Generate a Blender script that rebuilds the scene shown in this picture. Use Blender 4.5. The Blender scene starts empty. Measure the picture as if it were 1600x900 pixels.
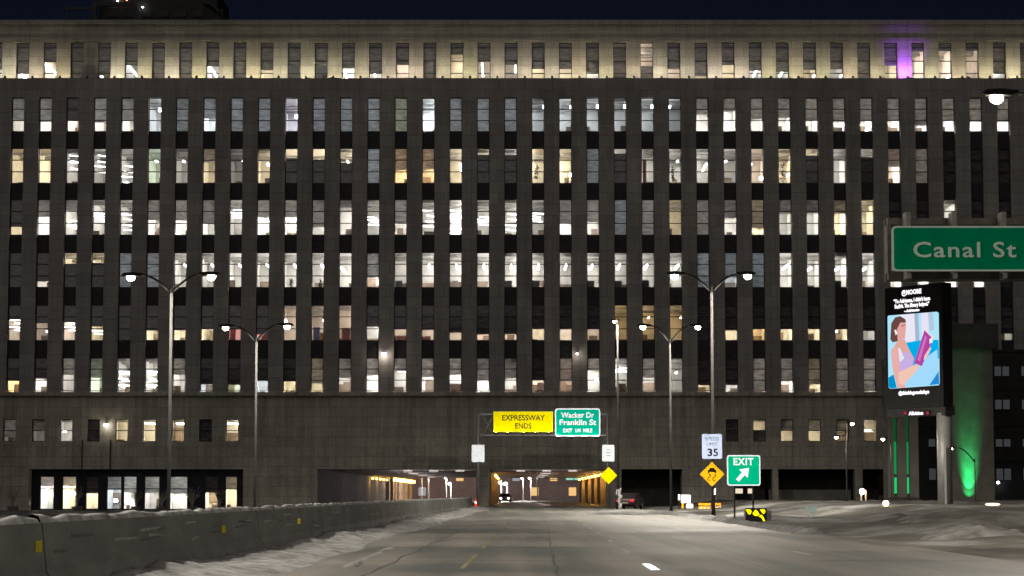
import bpy, math, random
from mathutils import Vector, Matrix, noise as mnoise
random.seed(7)
R = math.radians
scene = bpy.context.scene
col = scene.collection

# ------------------------------------------------------------------ camera
FPX, PITCH, EYE = 3600.0, math.atan(322 / 3600.0), 1.35
cam_d = bpy.data.cameras.new('camera')
cam_d.sensor_width = 36.0
cam_d.lens = FPX / 1600.0 * 36.0
cam_d.clip_start, cam_d.clip_end = 0.5, 6000
cam = bpy.data.objects.new('camera', cam_d)
cam.location = (0, 0, EYE)
cam.rotation_euler = (R(90) + PITCH, 0, 0)
col.objects.link(cam)
scene.camera = cam

# ------------------------------------------------------------------ sky, sun (night glow), exposure
SUN_EL, SUN_ROT = R(-5.0), R(0)
world = bpy.data.worlds.new('World')
scene.world = world
world.use_nodes = True
wn, wl = world.node_tree.nodes, world.node_tree.links
wn.clear()
sky = wn.new('ShaderNodeTexSky')
sky.sky_type = 'NISHITA'
sky.sun_disc = False
sky.sun_elevation = SUN_EL
sky.sun_rotation = SUN_ROT
sky.altitude = 180
bgn = wn.new('ShaderNodeBackground')
bgn.inputs['Strength'].default_value = 0.10
wo = wn.new('ShaderNodeOutputWorld')
night = wn.new('ShaderNodeMix')                     # night sky: the last blue of dusk
night.data_type, night.blend_type = 'RGBA', 'MULTIPLY'
night.inputs[0].default_value = 1.0
night.inputs[7].default_value = (0.72, 0.86, 1.6, 1)
wl.new(sky.outputs[0], night.inputs[6])
wl.new(night.outputs[2], bgn.inputs['Color'])
wl.new(bgn.outputs[0], wo.inputs['Surface'])

sun_d = bpy.data.lights.new('city_glow', 'SUN')      # the glow of the lit city behind the camera
sun_d.energy = 0.30
sun_d.angle = R(70)
sun_d.color = (1.0, 0.93, 0.87)
sun = bpy.data.objects.new('city_glow', sun_d)
sun.rotation_euler = (R(52), 0, R(-12))
col.objects.link(sun)

scene.view_settings.view_transform = 'Standard'
scene.view_settings.look = 'None'
scene.view_settings.exposure = 0.0
scene.view_settings.gamma = 1.0
scene.view_settings.use_curve_mapping = False
cy = scene.cycles
cy.use_denoising = True
try:
    cy.denoiser = 'OPENIMAGEDENOISE'
except Exception:
    pass
cy.max_bounces = 5
cy.diffuse_bounces = 2
cy.glossy_bounces = 2
cy.transparent_max_bounces = 8
cy.use_adaptive_sampling = True
cy.adaptive_threshold = 0.015
cy.sample_clamp_indirect = 6.0
cy.caustics_reflective = False
cy.caustics_refractive = False
try:
    cy.use_light_tree = True
except Exception:
    pass
cy.pixel_filter_type = 'BLACKMAN_HARRIS'
cy.filter_width = 1.5


# ------------------------------------------------------------------ helpers
def at(px, py, Y):
    """World point on the plane y = Y seen at photo pixel (px, py) of the 1600 x 900 photograph."""
    u, v = (px - 800) / FPX, (450 - py) / FPX
    d = Vector((u, math.cos(PITCH) - v * math.sin(PITCH), math.sin(PITCH) + v * math.cos(PITCH)))
    return Vector((0, 0, EYE)) + d * (Y / d.y)


def ppm(Y):
    return FPX / Y


def worg(o):
    v = Vector((0, 0, 0))
    while o is not None:
        v += o.location
        o = o.parent
    return v


class MB:
    """Collects boxes, bars, tubes and plates; build() links them as one mesh object."""

    def __init__(self):
        self.v, self.f, self.m = [], [], []
        self.mi = 0

    def add(self, vs, fs):
        n = len(self.v)
        self.v += [tuple(p) for p in vs]
        self.f += [tuple(n + i for i in q) for q in fs]
        self.m += [self.mi] * len(fs)
        return self

    def box(self, x0, x1, y0, y1, z0, z1):
        vs = [(x0, y0, z0), (x1, y0, z0), (x1, y1, z0), (x0, y1, z0), (x0, y0, z1), (x1, y0, z1), (x1, y1, z1), (x0, y1, z1)]
        return self.add(vs, [(0, 3, 2, 1), (4, 5, 6, 7), (0, 1, 5, 4), (1, 2, 6, 5), (2, 3, 7, 6), (3, 0, 4, 7)])

    def tube(self, pts, rad, n=8, cap=True):
        pts = [Vector(p) for p in pts]
        if not isinstance(rad, (list, tuple)):
            rad = [rad] * len(pts)
        vs, fs = [], []
        for i, p in enumerate(pts):
            a = pts[max(i - 1, 0)]
            b = pts[min(i + 1, len(pts) - 1)]
            t = (b - a).normalized()
            up = Vector((0, 0, 1)) if abs(t.z) < 0.9 else Vector((0, 1, 0))
            s = t.cross(up).normalized()
            w = s.cross(t)
            for k in range(n):
                an = 2 * math.pi * k / n
                vs.append(p + (s * math.cos(an) + w * math.sin(an)) * rad[i])
        for i in range(len(pts) - 1):
            for k in range(n):
                k2 = (k + 1) % n
                fs.append((i * n + k, i * n + k2, (i + 1) * n + k2, (i + 1) * n + k))
        if cap:
            fs.append(tuple(range(n - 1, -1, -1)))
            m = (len(pts) - 1) * n
            fs.append(tuple(m + k for k in range(n)))
        return self.add(vs, fs)

    def prism(self, poly, axis, a, b):
        """Extrude a closed 2D outline along an axis ('x', 'y' or 'z') from a to b."""
        def P(q, t):
            return {'x': (t, q[0], q[1]), 'y': (q[0], t, q[1]), 'z': (q[0], q[1], t)}[axis]
        n = len(poly)
        vs = [P(q, a) for q in poly] + [P(q, b) for q in poly]
        fs = [tuple(range(n - 1, -1, -1)), tuple(range(n, 2 * n))]
        fs += [(i, (i + 1) % n, n + (i + 1) % n, n + i) for i in range(n)]
        return self.add(vs, fs)

    def ellipsoid(self, c, r, nu=10, nv=6):
        vs, fs = [], []
        for j in range(nv + 1):
            th = math.pi * j / nv
            for i in range(nu):
                ph = 2 * math.pi * i / nu
                vs.append((c[0] + r[0] * math.sin(th) * math.cos(ph), c[1] + r[1] * math.sin(th) * math.sin(ph), c[2] + r[2] * math.cos(th)))
        for j in range(nv):
            for i in range(nu):
                i2 = (i + 1) % nu
                fs.append((j * nu + i, (j + 1) * nu + i, (j + 1) * nu + i2, j * nu + i2))
        return self.add(vs, fs)

    def mesh(self, name, off=(0, 0, 0)):
        me = bpy.data.meshes.new(name)
        o = Vector(off)
        me.from_pydata([tuple(Vector(p) - o) for p in self.v], [], self.f)
        me.polygons.foreach_set('material_index', self.m)
        me.update()
        return me

    def build(self, name, mats, parent=None, local=False, smooth=False):
        """World coordinates unless local; parent keeps its own origin."""
        me = self.mesh(name, (0, 0, 0) if local or parent is None else worg(parent))
        for m in (mats if isinstance(mats, (list, tuple)) else [mats]):
            me.materials.append(m)
        if smooth:
            me.polygons.foreach_set('use_smooth', [True] * len(me.polygons))
        return put(name, me, parent)


def put(name, me, parent=None, loc=(0, 0, 0)):
    o = bpy.data.objects.new(name, me)
    o.location = loc
    o.parent = parent
    col.objects.link(o)
    return o


def tag(o, label=None, cat=None, group=None, kind=None):
    if label: o['label'] = label
    if cat: o['category'] = cat
    if group: o['group'] = group
    if kind: o['kind'] = kind
    return o


def thing(name, loc, label, cat, group=None, rz=0):
    o = bpy.data.objects.new(name, None)
    o.empty_display_size = 0.3
    o.location = loc
    o.rotation_euler = (0, 0, rz)
    col.objects.link(o)
    return tag(o, label, cat, group)


def light(name, kind, loc, parent, power, color, aim=None, size=R(120), blend=0.5, radius=0.15):
    d = bpy.data.lights.new(name, kind)
    d.energy = power
    d.color = color
    d.shadow_soft_size = radius
    if kind == 'SPOT':
        d.spot_size, d.spot_blend = size, blend
    o = bpy.data.objects.new(name, d)
    o.location = Vector(loc) - (worg(parent) if parent else Vector((0, 0, 0)))
    if aim is not None:
        o.rotation_euler = Vector(aim).to_track_quat('-Z', 'Y').to_euler()
    o.parent = parent
    col.objects.link(o)
    return o


# ------------------------------------------------------------------ materials
_mats = {}


def nodes_of(name):
    m = bpy.data.materials.new(name)
    m.use_nodes = True
    nt = m.node_tree
    nt.nodes.clear()
    out = nt.nodes.new('ShaderNodeOutputMaterial')
    return m, nt, out


def surf(name, c, rough=0.7, var=0.12, scale=1.5, c2=None, bump=0.0, bscale=20.0, spec=0.3, metal=0.0, stretch=(1, 1, 1), objvar=0.0, detail=6):
    """Principled surface whose base colour wanders between two tones of itself (grain, dirt), with fine bump."""
    if name in _mats:
        return _mats[name]
    m, nt, out = nodes_of(name)
    N, L = nt.nodes, nt.links
    p = N.new('ShaderNodeBsdfPrincipled')
    p.inputs['Roughness'].default_value = rough
    p.inputs['Specular IOR Level'].default_value = spec
    p.inputs['Metallic'].default_value = metal
    tc = N.new('ShaderNodeNewGeometry')
    mp = N.new('ShaderNodeMapping')
    mp.inputs['Scale'].default_value = stretch
    L.new(tc.outputs['Position'], mp.inputs['Vector'])
    nz = N.new('ShaderNodeTexNoise')
    nz.inputs['Scale'].default_value = scale
    nz.inputs['Detail'].default_value = detail
    nz.inputs['Roughness'].default_value = 0.62
    L.new(mp.outputs[0], nz.inputs['Vector'])
    rp = N.new('ShaderNodeValToRGB')
    a = tuple(x * (1 - var) for x in c)
    b = c2 if c2 else tuple(min(1, x * (1 + var)) for x in c)
    rp.color_ramp.elements[0].position, rp.color_ramp.elements[1].position = 0.32, 0.68
    rp.color_ramp.elements[0].color = (*a, 1)
    rp.color_ramp.elements[1].color = (*b, 1)
    L.new(nz.outputs['Fac'], rp.inputs['Fac'])
    src = rp.outputs['Color']
    if objvar:
        oi = N.new('ShaderNodeObjectInfo')
        mr = N.new('ShaderNodeMapRange')
        mr.inputs['To Min'].default_value, mr.inputs['To Max'].default_value = 1 - objvar, 1 + objvar
        L.new(oi.outputs['Random'], mr.inputs['Value'])
        mx = N.new('ShaderNodeMix')
        mx.data_type = 'RGBA'
        mx.blend_type = 'MULTIPLY'
        mx.inputs[0].default_value = 1
        L.new(src, mx.inputs[6])
        L.new(mr.outputs[0], mx.inputs[7])
        src = mx.outputs[2]
    L.new(src, p.inputs['Base Color'])
    if bump:
        nb = N.new('ShaderNodeTexNoise')
        nb.inputs['Scale'].default_value = bscale
        nb.inputs['Detail'].default_value = 5
        L.new(tc.outputs['Position'], nb.inputs['Vector'])
        bp = N.new('ShaderNodeBump')
        bp.inputs['Strength'].default_value = bump
        bp.inputs['Distance'].default_value = 0.05
        L.new(nb.outputs['Fac'], bp.inputs['Height'])
        L.new(bp.outputs[0], p.inputs['Normal'])
    L.new(p.outputs[0], out.inputs['Surface'])
    _mats[name] = m
    return m


def emit(name, c, s):
    key = ('e', name)
    if key in _mats:
        return _mats[key]
    m, nt, out = nodes_of(name)
    e = nt.nodes.new('ShaderNodeEmission')
    e.inputs['Color'].default_value = (*c, 1)
    e.inputs['Strength'].default_value = s
    nt.links.new(e.outputs[0], out.inputs['Surface'])
    _mats[key] = m
    return m


def glass(name, tint=(0.92, 0.94, 0.95), refl=0.06):
    m, nt, out = nodes_of(name)
    N, L = nt.nodes, nt.links
    t = N.new('ShaderNodeBsdfTransparent')
    t.inputs['Color'].default_value = (*tint, 1)
    g = N.new('ShaderNodeBsdfGlossy')
    g.inputs['Roughness'].default_value = 0.06
    mix = N.new('ShaderNodeMixShader')
    mix.inputs[0].default_value = refl
    L.new(t.outputs[0], mix.inputs[1])
    L.new(g.outputs[0], mix.inputs[2])
    L.new(mix.outputs[0], out.inputs['Surface'])
    return m


def fabric(name, c, trans):
    """Roller blind cloth: part of the room's light comes through it."""
    m, nt, out = nodes_of(name)
    N, L = nt.nodes, nt.links
    geo = N.new('ShaderNodeNewGeometry')
    mp = N.new('ShaderNodeMapping')
    mp.inputs['Scale'].default_value = (0.8, 0.8, 2.6)
    L.new(geo.outputs['Position'], mp.inputs['Vector'])
    nz = N.new('ShaderNodeTexNoise')
    nz.inputs['Scale'].default_value = 1.3
    nz.inputs['Detail'].default_value = 5
    L.new(mp.outputs[0], nz.inputs['Vector'])
    rp = N.new('ShaderNodeValToRGB')
    rp.color_ramp.elements[0].color = (*[x * 0.6 for x in c], 1)
    rp.color_ramp.elements[1].color = (*[min(1, x * 1.3) for x in c], 1)
    rp.color_ramp.elements[0].position, rp.color_ramp.elements[1].position = 0.3, 0.7
    L.new(nz.outputs['Fac'], rp.inputs['Fac'])
    d = N.new('ShaderNodeBsdfDiffuse')
    t = N.new('ShaderNodeBsdfTranslucent')
    mix = N.new('ShaderNodeMixShader')
    mix.inputs[0].default_value = trans
    L.new(rp.outputs[0], d.inputs['Color'])
    L.new(rp.outputs[0], t.inputs['Color'])
    L.new(d.outputs[0], mix.inputs[1])
    L.new(t.outputs[0], mix.inputs[2])
    L.new(mix.outputs[0], out.inputs['Surface'])
    return m


def sheeting(name, c, gain=1.0, rough=.2):
    """Retroreflective sign sheeting: glass beads send a headlight beam back along the way it came."""
    if name in _mats:
        return _mats[name]
    m, nt, out = nodes_of(name)
    N, L = nt.nodes, nt.links
    d = N.new('ShaderNodeBsdfDiffuse')
    g = N.new('ShaderNodeBsdfGlossy')
    pos = N.new('ShaderNodeNewGeometry')
    nz = N.new('ShaderNodeTexNoise')                     # road grime
    nz.inputs['Scale'].default_value = 3.5
    nz.inputs['Detail'].default_value = 6
    L.new(pos.outputs['Position'], nz.inputs['Vector'])
    for sh, k in ((d, 1.0), (g, gain)):
        rp = N.new('ShaderNodeValToRGB')
        rp.color_ramp.elements[0].position, rp.color_ramp.elements[1].position = .3, .6
        rp.color_ramp.elements[0].color = (*[min(1, x * k) * .86 for x in c], 1)
        rp.color_ramp.elements[1].color = (*[min(1, x * k) for x in c], 1)
        L.new(nz.outputs['Fac'], rp.inputs['Fac'])
        L.new(rp.outputs[0], sh.inputs['Color'])
    g.inputs['Roughness'].default_value = rough
    geo = N.new('ShaderNodeNewGeometry')
    L.new(geo.outputs['Incoming'], g.inputs['Normal'])
    ad = N.new('ShaderNodeAddShader')
    L.new(d.outputs[0], ad.inputs[0])
    L.new(g.outputs[0], ad.inputs[1])
    L.new(ad.outputs[0], out.inputs['Surface'])
    _mats[name] = m
    return m


def ashlar(name, c, streak=.35, course=1.15, block=2.6):
    """Stone cladding: coursed blocks with recessed joints, block to block tone, weather streaks and fine grain."""
    m, nt, out = nodes_of(name)
    N, L = nt.nodes, nt.links
    p = N.new('ShaderNodeBsdfPrincipled')
    p.inputs['Roughness'].default_value = .88
    p.inputs['Specular IOR Level'].default_value = .2
    geo = N.new('ShaderNodeNewGeometry')
    sep = N.new('ShaderNodeSeparateXYZ')
    L.new(geo.outputs['Position'], sep.inputs[0])
    cmb = N.new('ShaderNodeCombineXYZ')
    L.new(sep.outputs['X'], cmb.inputs['X'])
    L.new(sep.outputs['Z'], cmb.inputs['Y'])
    bk = N.new('ShaderNodeTexBrick')
    bk.inputs['Scale'].default_value = 1.0
    bk.inputs['Brick Width'].default_value = block
    bk.inputs['Row Height'].default_value = course
    bk.inputs['Mortar Size'].default_value = .022
    bk.inputs['Mortar Smooth'].default_value = .3
    bk.inputs['Color1'].default_value = (*[x * .90 for x in c], 1)
    bk.inputs['Color2'].default_value = (*[x * 1.10 for x in c], 1)
    bk.inputs['Mortar'].default_value = (*[x * .55 for x in c], 1)
    L.new(cmb.outputs[0], bk.inputs['Vector'])

    def noise(scale, stretch, lo, hi, detail=7):
        mp = N.new('ShaderNodeMapping')
        mp.inputs['Scale'].default_value = stretch
        L.new(geo.outputs['Position'], mp.inputs['Vector'])
        nz = N.new('ShaderNodeTexNoise')
        nz.inputs['Scale'].default_value = scale
        nz.inputs['Detail'].default_value = detail
        nz.inputs['Roughness'].default_value = .65
        L.new(mp.outputs[0], nz.inputs['Vector'])
        r = N.new('ShaderNodeMapRange')
        r.inputs['From Min'].default_value, r.inputs['From Max'].default_value = .3, .7
        r.inputs['To Min'].default_value, r.inputs['To Max'].default_value = lo, hi
        L.new(nz.outputs['Fac'], r.inputs['Value'])
        return r.outputs[0]
    src = bk.outputs['Color']
    for f in (noise(1.0, (1.5, 1, .07), 1 - streak, 1 + streak * .5), noise(.12, (1, 1, 1), .80, 1.18), noise(5.0, (1, 1, 1), .82, 1.18)):
        mx = N.new('ShaderNodeMix')
        mx.data_type, mx.blend_type = 'RGBA', 'MULTIPLY'
        mx.inputs[0].default_value = 1
        L.new(src, mx.inputs[6])
        L.new(f, mx.inputs[7])
        src = mx.outputs[2]
    L.new(src, p.inputs['Base Color'])
    bp = N.new('ShaderNodeBump')
    bp.inputs['Strength'].default_value = .5
    bp.inputs['Distance'].default_value = .03
    bp.invert = True
    L.new(bk.outputs['Fac'], bp.inputs['Height'])
    L.new(bp.outputs[0], p.inputs['Normal'])
    L.new(p.outputs[0], out.inputs['Surface'])
    return m


M_stone = ashlar('limestone', (0.335, 0.315, 0.30), .22, 1.3, 3.05)
M_stone_low = ashlar('limestone_stained', (0.41, 0.39, 0.335), .34, 1.1, 2.4)
M_attic = ashlar('attic_stone', (0.42, 0.40, 0.355), .18, 1.0, 2.2)
M_spandrel = surf('spandrel_metal', (0.035, 0.034, 0.036), 0.6, 0.25, 2.0, metal=0.2)
M_frame = surf('window_frame_paint', (0.03, 0.028, 0.03), 0.5, 0.2, 3.0)
M_navy = surf('storefront_paint', (0.012, 0.014, 0.024), 0.45, 0.25, 2.0)
M_glass = glass('window_glass')
M_blindD = fabric('blind_dark', (0.20, 0.175, 0.175), 0.10)
M_blindP = fabric('blind_pale', (0.74, 0.71, 0.70), 0.62)
M_blindB = fabric('blind_blue', (0.80, 0.82, 0.86), 0.68)
M_room = surf('plaster', (0.62, 0.60, 0.57), 0.9, 0.16, 0.7, objvar=0.22)
M_roomw = surf('plaster_warm', (0.64, 0.58, 0.49), 0.9, 0.18, 0.8, objvar=0.2)
M_duct = surf('duct_metal', (0.24, 0.23, 0.22), 0.6, 0.3, 2.5)
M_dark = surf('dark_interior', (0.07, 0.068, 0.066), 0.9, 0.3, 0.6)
M_furn = surf('furniture_wood', (0.16, 0.12, 0.09), 0.6, 0.35, 2.0, objvar=0.5)
M_steel = surf('galvanised_steel', (0.36, 0.36, 0.35), 0.5, 0.18, 2.0, metal=0.35)
M_dsteel = surf('dark_steel', (0.05, 0.05, 0.05), 0.5, 0.25, 2.0, metal=0.3)
M_conc = surf('concrete', (0.30, 0.29, 0.265), 0.85, 0.22, 0.8, bump=0.3, bscale=9)
M_barrier = surf('barrier_concrete', (0.095, 0.098, 0.09), 0.85, 0.35, 1.0, bump=0.35, bscale=11, stretch=(.5, .35, 1.3), detail=9)
M_black = surf('black_paint', (0.015, 0.015, 0.016), 0.45, 0.3, 2.0)
M_snow = surf('dirty_snow', (0.18, 0.18, 0.175), 0.85, 0.5, 1.6, c2=(0.36, 0.365, 0.37), bump=0.7, bscale=9)
M_roof = surf('roof_dark', (0.06, 0.058, 0.055), 0.9, 0.2, 1.0)
M_amber = emit('amber_lamp', (1.0, 0.52, 0.09), 14)
M_white = emit('white_lamp', (1.0, 0.90, 0.78), 30)
M_cool = emit('cool_lamp', (0.9, 0.95, 1.0), 22)
TINT = {'w': (1.0, 0.94, 0.86), 'y': (1.0, 0.90, 0.68), 'b': (0.86, 0.93, 1.0), 'p': (1.0, 0.86, 0.78), 'o': (1.0, 0.74, 0.42),
        'g': (0.86, 1.0, 0.76), 'r': (1.0, 0.45, 0.42), 'l': (0.84, 0.82, 1.0)}

# ------------------------------------------------------------------ ground, road
AX = 40.0 / FPX           # the road runs towards x = 840 in the photograph


def road_x(X, Y):
    return X + AX * Y


def hill(x, y):
    """Ground height: flat road corridor, sunken strip behind the left barrier, snowy banks on the right."""
    X = x - AX * y
    z = -0.03
    if X < -6.9:
        z -= 0.42 * min(1, (-6.9 - X) / 2.0)
    if X > 9.3 and y < 250:
        t = min(1, (X - 9.3) / 4.0)
        t = t * t * (3 - 2 * t)
        g = lambda cx, cy, sx, sy, h: h * math.exp(-((X - cx) / sx) ** 2 - ((y - cy) / sy) ** 2)
        b = 0.0
        b += g(9.6, 118, 2.6, 16, 0.50)                      # gore bank under the EXIT sign
        b += g(10.4, 145, 2.4, 22, 0.42)
        sm = lambda v: max(0, min(1, v)) ** 2 * (3 - 2 * max(0, min(1, v)))
        b += .62 * sm((X - 14.5) / 5) * sm((y - 92) / 30)         # plateau below the billboard
        b += g(15.8, 82, 3.6, 10, 0.66) + g(24, 76, 6, 12, 0.66) + g(20, 104, 5, 12, .25)   # ploughed heaps in front of it
        b += 0.5 * sm((X - 30) / 12) * (1 - sm((y - 92) / 30))
        b += 0.10
        b += 0.05 * math.sin(x * 1.7 + y * 0.31) + 0.04 * math.sin(y * 0.9 + x * 0.5)
        z += t * b + 0.02
        z = max(z, -0.02)
    return z


def build_ground():
    xs = [-700, -300, -150, -90, -60] + [-45 + 1.5 * i for i in range(60)] + [46, 52, 60, 75, 100, 160, 300, 700]
    ys = [-120, -60, -20, 0] + [8 + 3.0 * i for i in range(84)] + [265, 280, 320, 400, 560, 900, 1600, 3000]
    vs = [(x + AX * y, y, hill(x + AX * y, y)) for y in ys for x in xs]
    n = len(xs)
    fs = [(j * n + i, j * n + i + 1, (j + 1) * n + i + 1, (j + 1) * n + i) for j in range(len(ys) - 1) for i in range(n - 1)]
    m, nt, out = nodes_of('snowy_ground')
    N, L = nt.nodes, nt.links
    p = N.new('ShaderNodeBsdfPrincipled')
    p.inputs['Roughness'].default_value = 0.9
    p.inputs['Specular IOR Level'].default_value = 0.2
    geo = N.new('ShaderNodeNewGeometry')
    mp = N.new('ShaderNodeMapping')
    mp.inputs['Scale'].default_value = (0.28, 0.10, 1)
    L.new(geo.outputs['Position'], mp.inputs['Vector'])
    nz = N.new('ShaderNodeTexNoise')
    nz.inputs['Scale'].default_value = 1.0
    nz.inputs['Detail'].default_value = 9
    nz.inputs['Roughness'].default_value = 0.6
    L.new(mp.outputs[0], nz.inputs['Vector'])
    rp = N.new('ShaderNodeValToRGB')
    e = rp.color_ramp.elements
    e[0].position, e[0].color = 0.36, (0.055, 0.051, 0.044, 1)
    e[1].position, e[1].color = 0.66, (0.30, 0.305, 0.30, 1)
    k = rp.color_ramp.elements.new(0.5)
    k.color = (0.125, 0.12, 0.108, 1)
    L.new(nz.outputs['Fac'], rp.inputs['Fac'])
    L.new(rp.outputs[0], p.inputs['Base Color'])
    nb = N.new('ShaderNodeTexNoise')
    nb.inputs['Scale'].default_value = 3
    nb.inputs['Detail'].default_value = 8
    L.new(geo.outputs['Position'], nb.inputs['Vector'])
    bp = N.new('ShaderNodeBump')
    bp.inputs['Strength'].default_value = 0.7
    bp.inputs['Distance'].default_value = 0.12
    L.new(nb.outputs['Fac'], bp.inputs['Height'])
    L.new(bp.outputs[0], p.inputs['Normal'])
    L.new(p.outputs[0], out.inputs['Surface'])
    me = bpy.data.meshes.new('ground')
    me.from_pydata(vs, [], fs)
    me.materials.append(m)
    me.polygons.foreach_set('use_smooth', [True] * len(me.polygons))
    o = put('ground', me)
    tag(o, 'snow patched ground beside the expressway', kind='structure')


def asphalt():
    m, nt, out = nodes_of('salted_asphalt')
    N, L = nt.nodes, nt.links
    p = N.new('ShaderNodeBsdfPrincipled')
    p.inputs['Specular IOR Level'].default_value = 0.35
    geo = N.new('ShaderNodeNewGeometry')
    mp = N.new('ShaderNodeMapping')
    mp.inputs['Scale'].default_value = (0.9, 0.035, 1)
    L.new(geo.outputs['Position'], mp.inputs['Vector'])
    n1 = N.new('ShaderNodeTexNoise')                        # salt bands and tyre tracks drawn out along the lanes
    n1.inputs['Scale'].default_value = 1.0
    n1.inputs['Detail'].default_value = 6
    L.new(mp.outputs[0], n1.inputs['Vector'])
    mp2 = N.new('ShaderNodeMapping')
    mp2.inputs['Scale'].default_value = (0.06, 0.10, 1)
    L.new(geo.outputs['Position'], mp2.inputs['Vector'])
    n2 = N.new('ShaderNodeTexNoise')                        # broad damp and dry patches across the road
    n2.inputs['Scale'].default_value = 1.0
    n2.inputs['Detail'].default_value = 5
    L.new(mp2.outputs[0], n2.inputs['Vector'])
    ad = N.new('ShaderNodeMath')
    ad.operation = 'ADD'
    L.new(n1.outputs['Fac'], ad.inputs[0])
    L.new(n2.outputs['Fac'], ad.inputs[1])
    rp = N.new('ShaderNodeValToRGB')
    e = rp.color_ramp.elements
    e[0].position, e[0].color = 0.43, (0.075, 0.083, 0.078, 1)
    e[1].position, e[1].color = 0.58, (0.185, 0.168, 0.152, 1)
    hf = N.new('ShaderNodeMath')
    hf.operation = 'MULTIPLY'
    hf.inputs[1].default_value = 0.5
    L.new(ad.outputs[0], hf.inputs[0])
    L.new(hf.outputs[0], rp.inputs['Fac'])
    n3 = N.new('ShaderNodeTexNoise')
    n3.inputs['Scale'].default_value = 14
    n3.inputs['Detail'].default_value = 6
    L.new(geo.outputs['Position'], n3.inputs['Vector'])
    mr = N.new('ShaderNodeMapRange')
    mr.inputs['To Min'].default_value, mr.inputs['To Max'].default_value = 0.75, 1.25
    L.new(n3.outputs['Fac'], mr.inputs['Value'])
    mx = N.new('ShaderNodeMix')
    mx.data_type = 'RGBA'
    mx.blend_type = 'MULTIPLY'
    mx.inputs[0].default_value = 1
    L.new(rp.outputs[0], mx.inputs[6])
    L.new(mr.outputs[0], mx.inputs[7])
    L.new(mx.outputs[2], p.inputs['Base Color'])
    rr = N.new('ShaderNodeMapRange')
    rr.inputs['To Min'].default_value, rr.inputs['To Max'].default_value = 0.30, 0.8
    L.new(n2.outputs['Fac'], rr.inputs['Value'])
    L.new(rr.outputs[0], p.inputs['Roughness'])
    bp = N.new('ShaderNodeBump')
    bp.inputs['Strength'].default_value = 0.5
    bp.inputs['Distance'].default_value = 0.02
    L.new(n3.outputs['Fac'], bp.inputs['Height'])
    L.new(bp.outputs[0], p.inputs['Normal'])
    L.new(p.outputs[0], out.inputs['Surface'])
    return m


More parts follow.
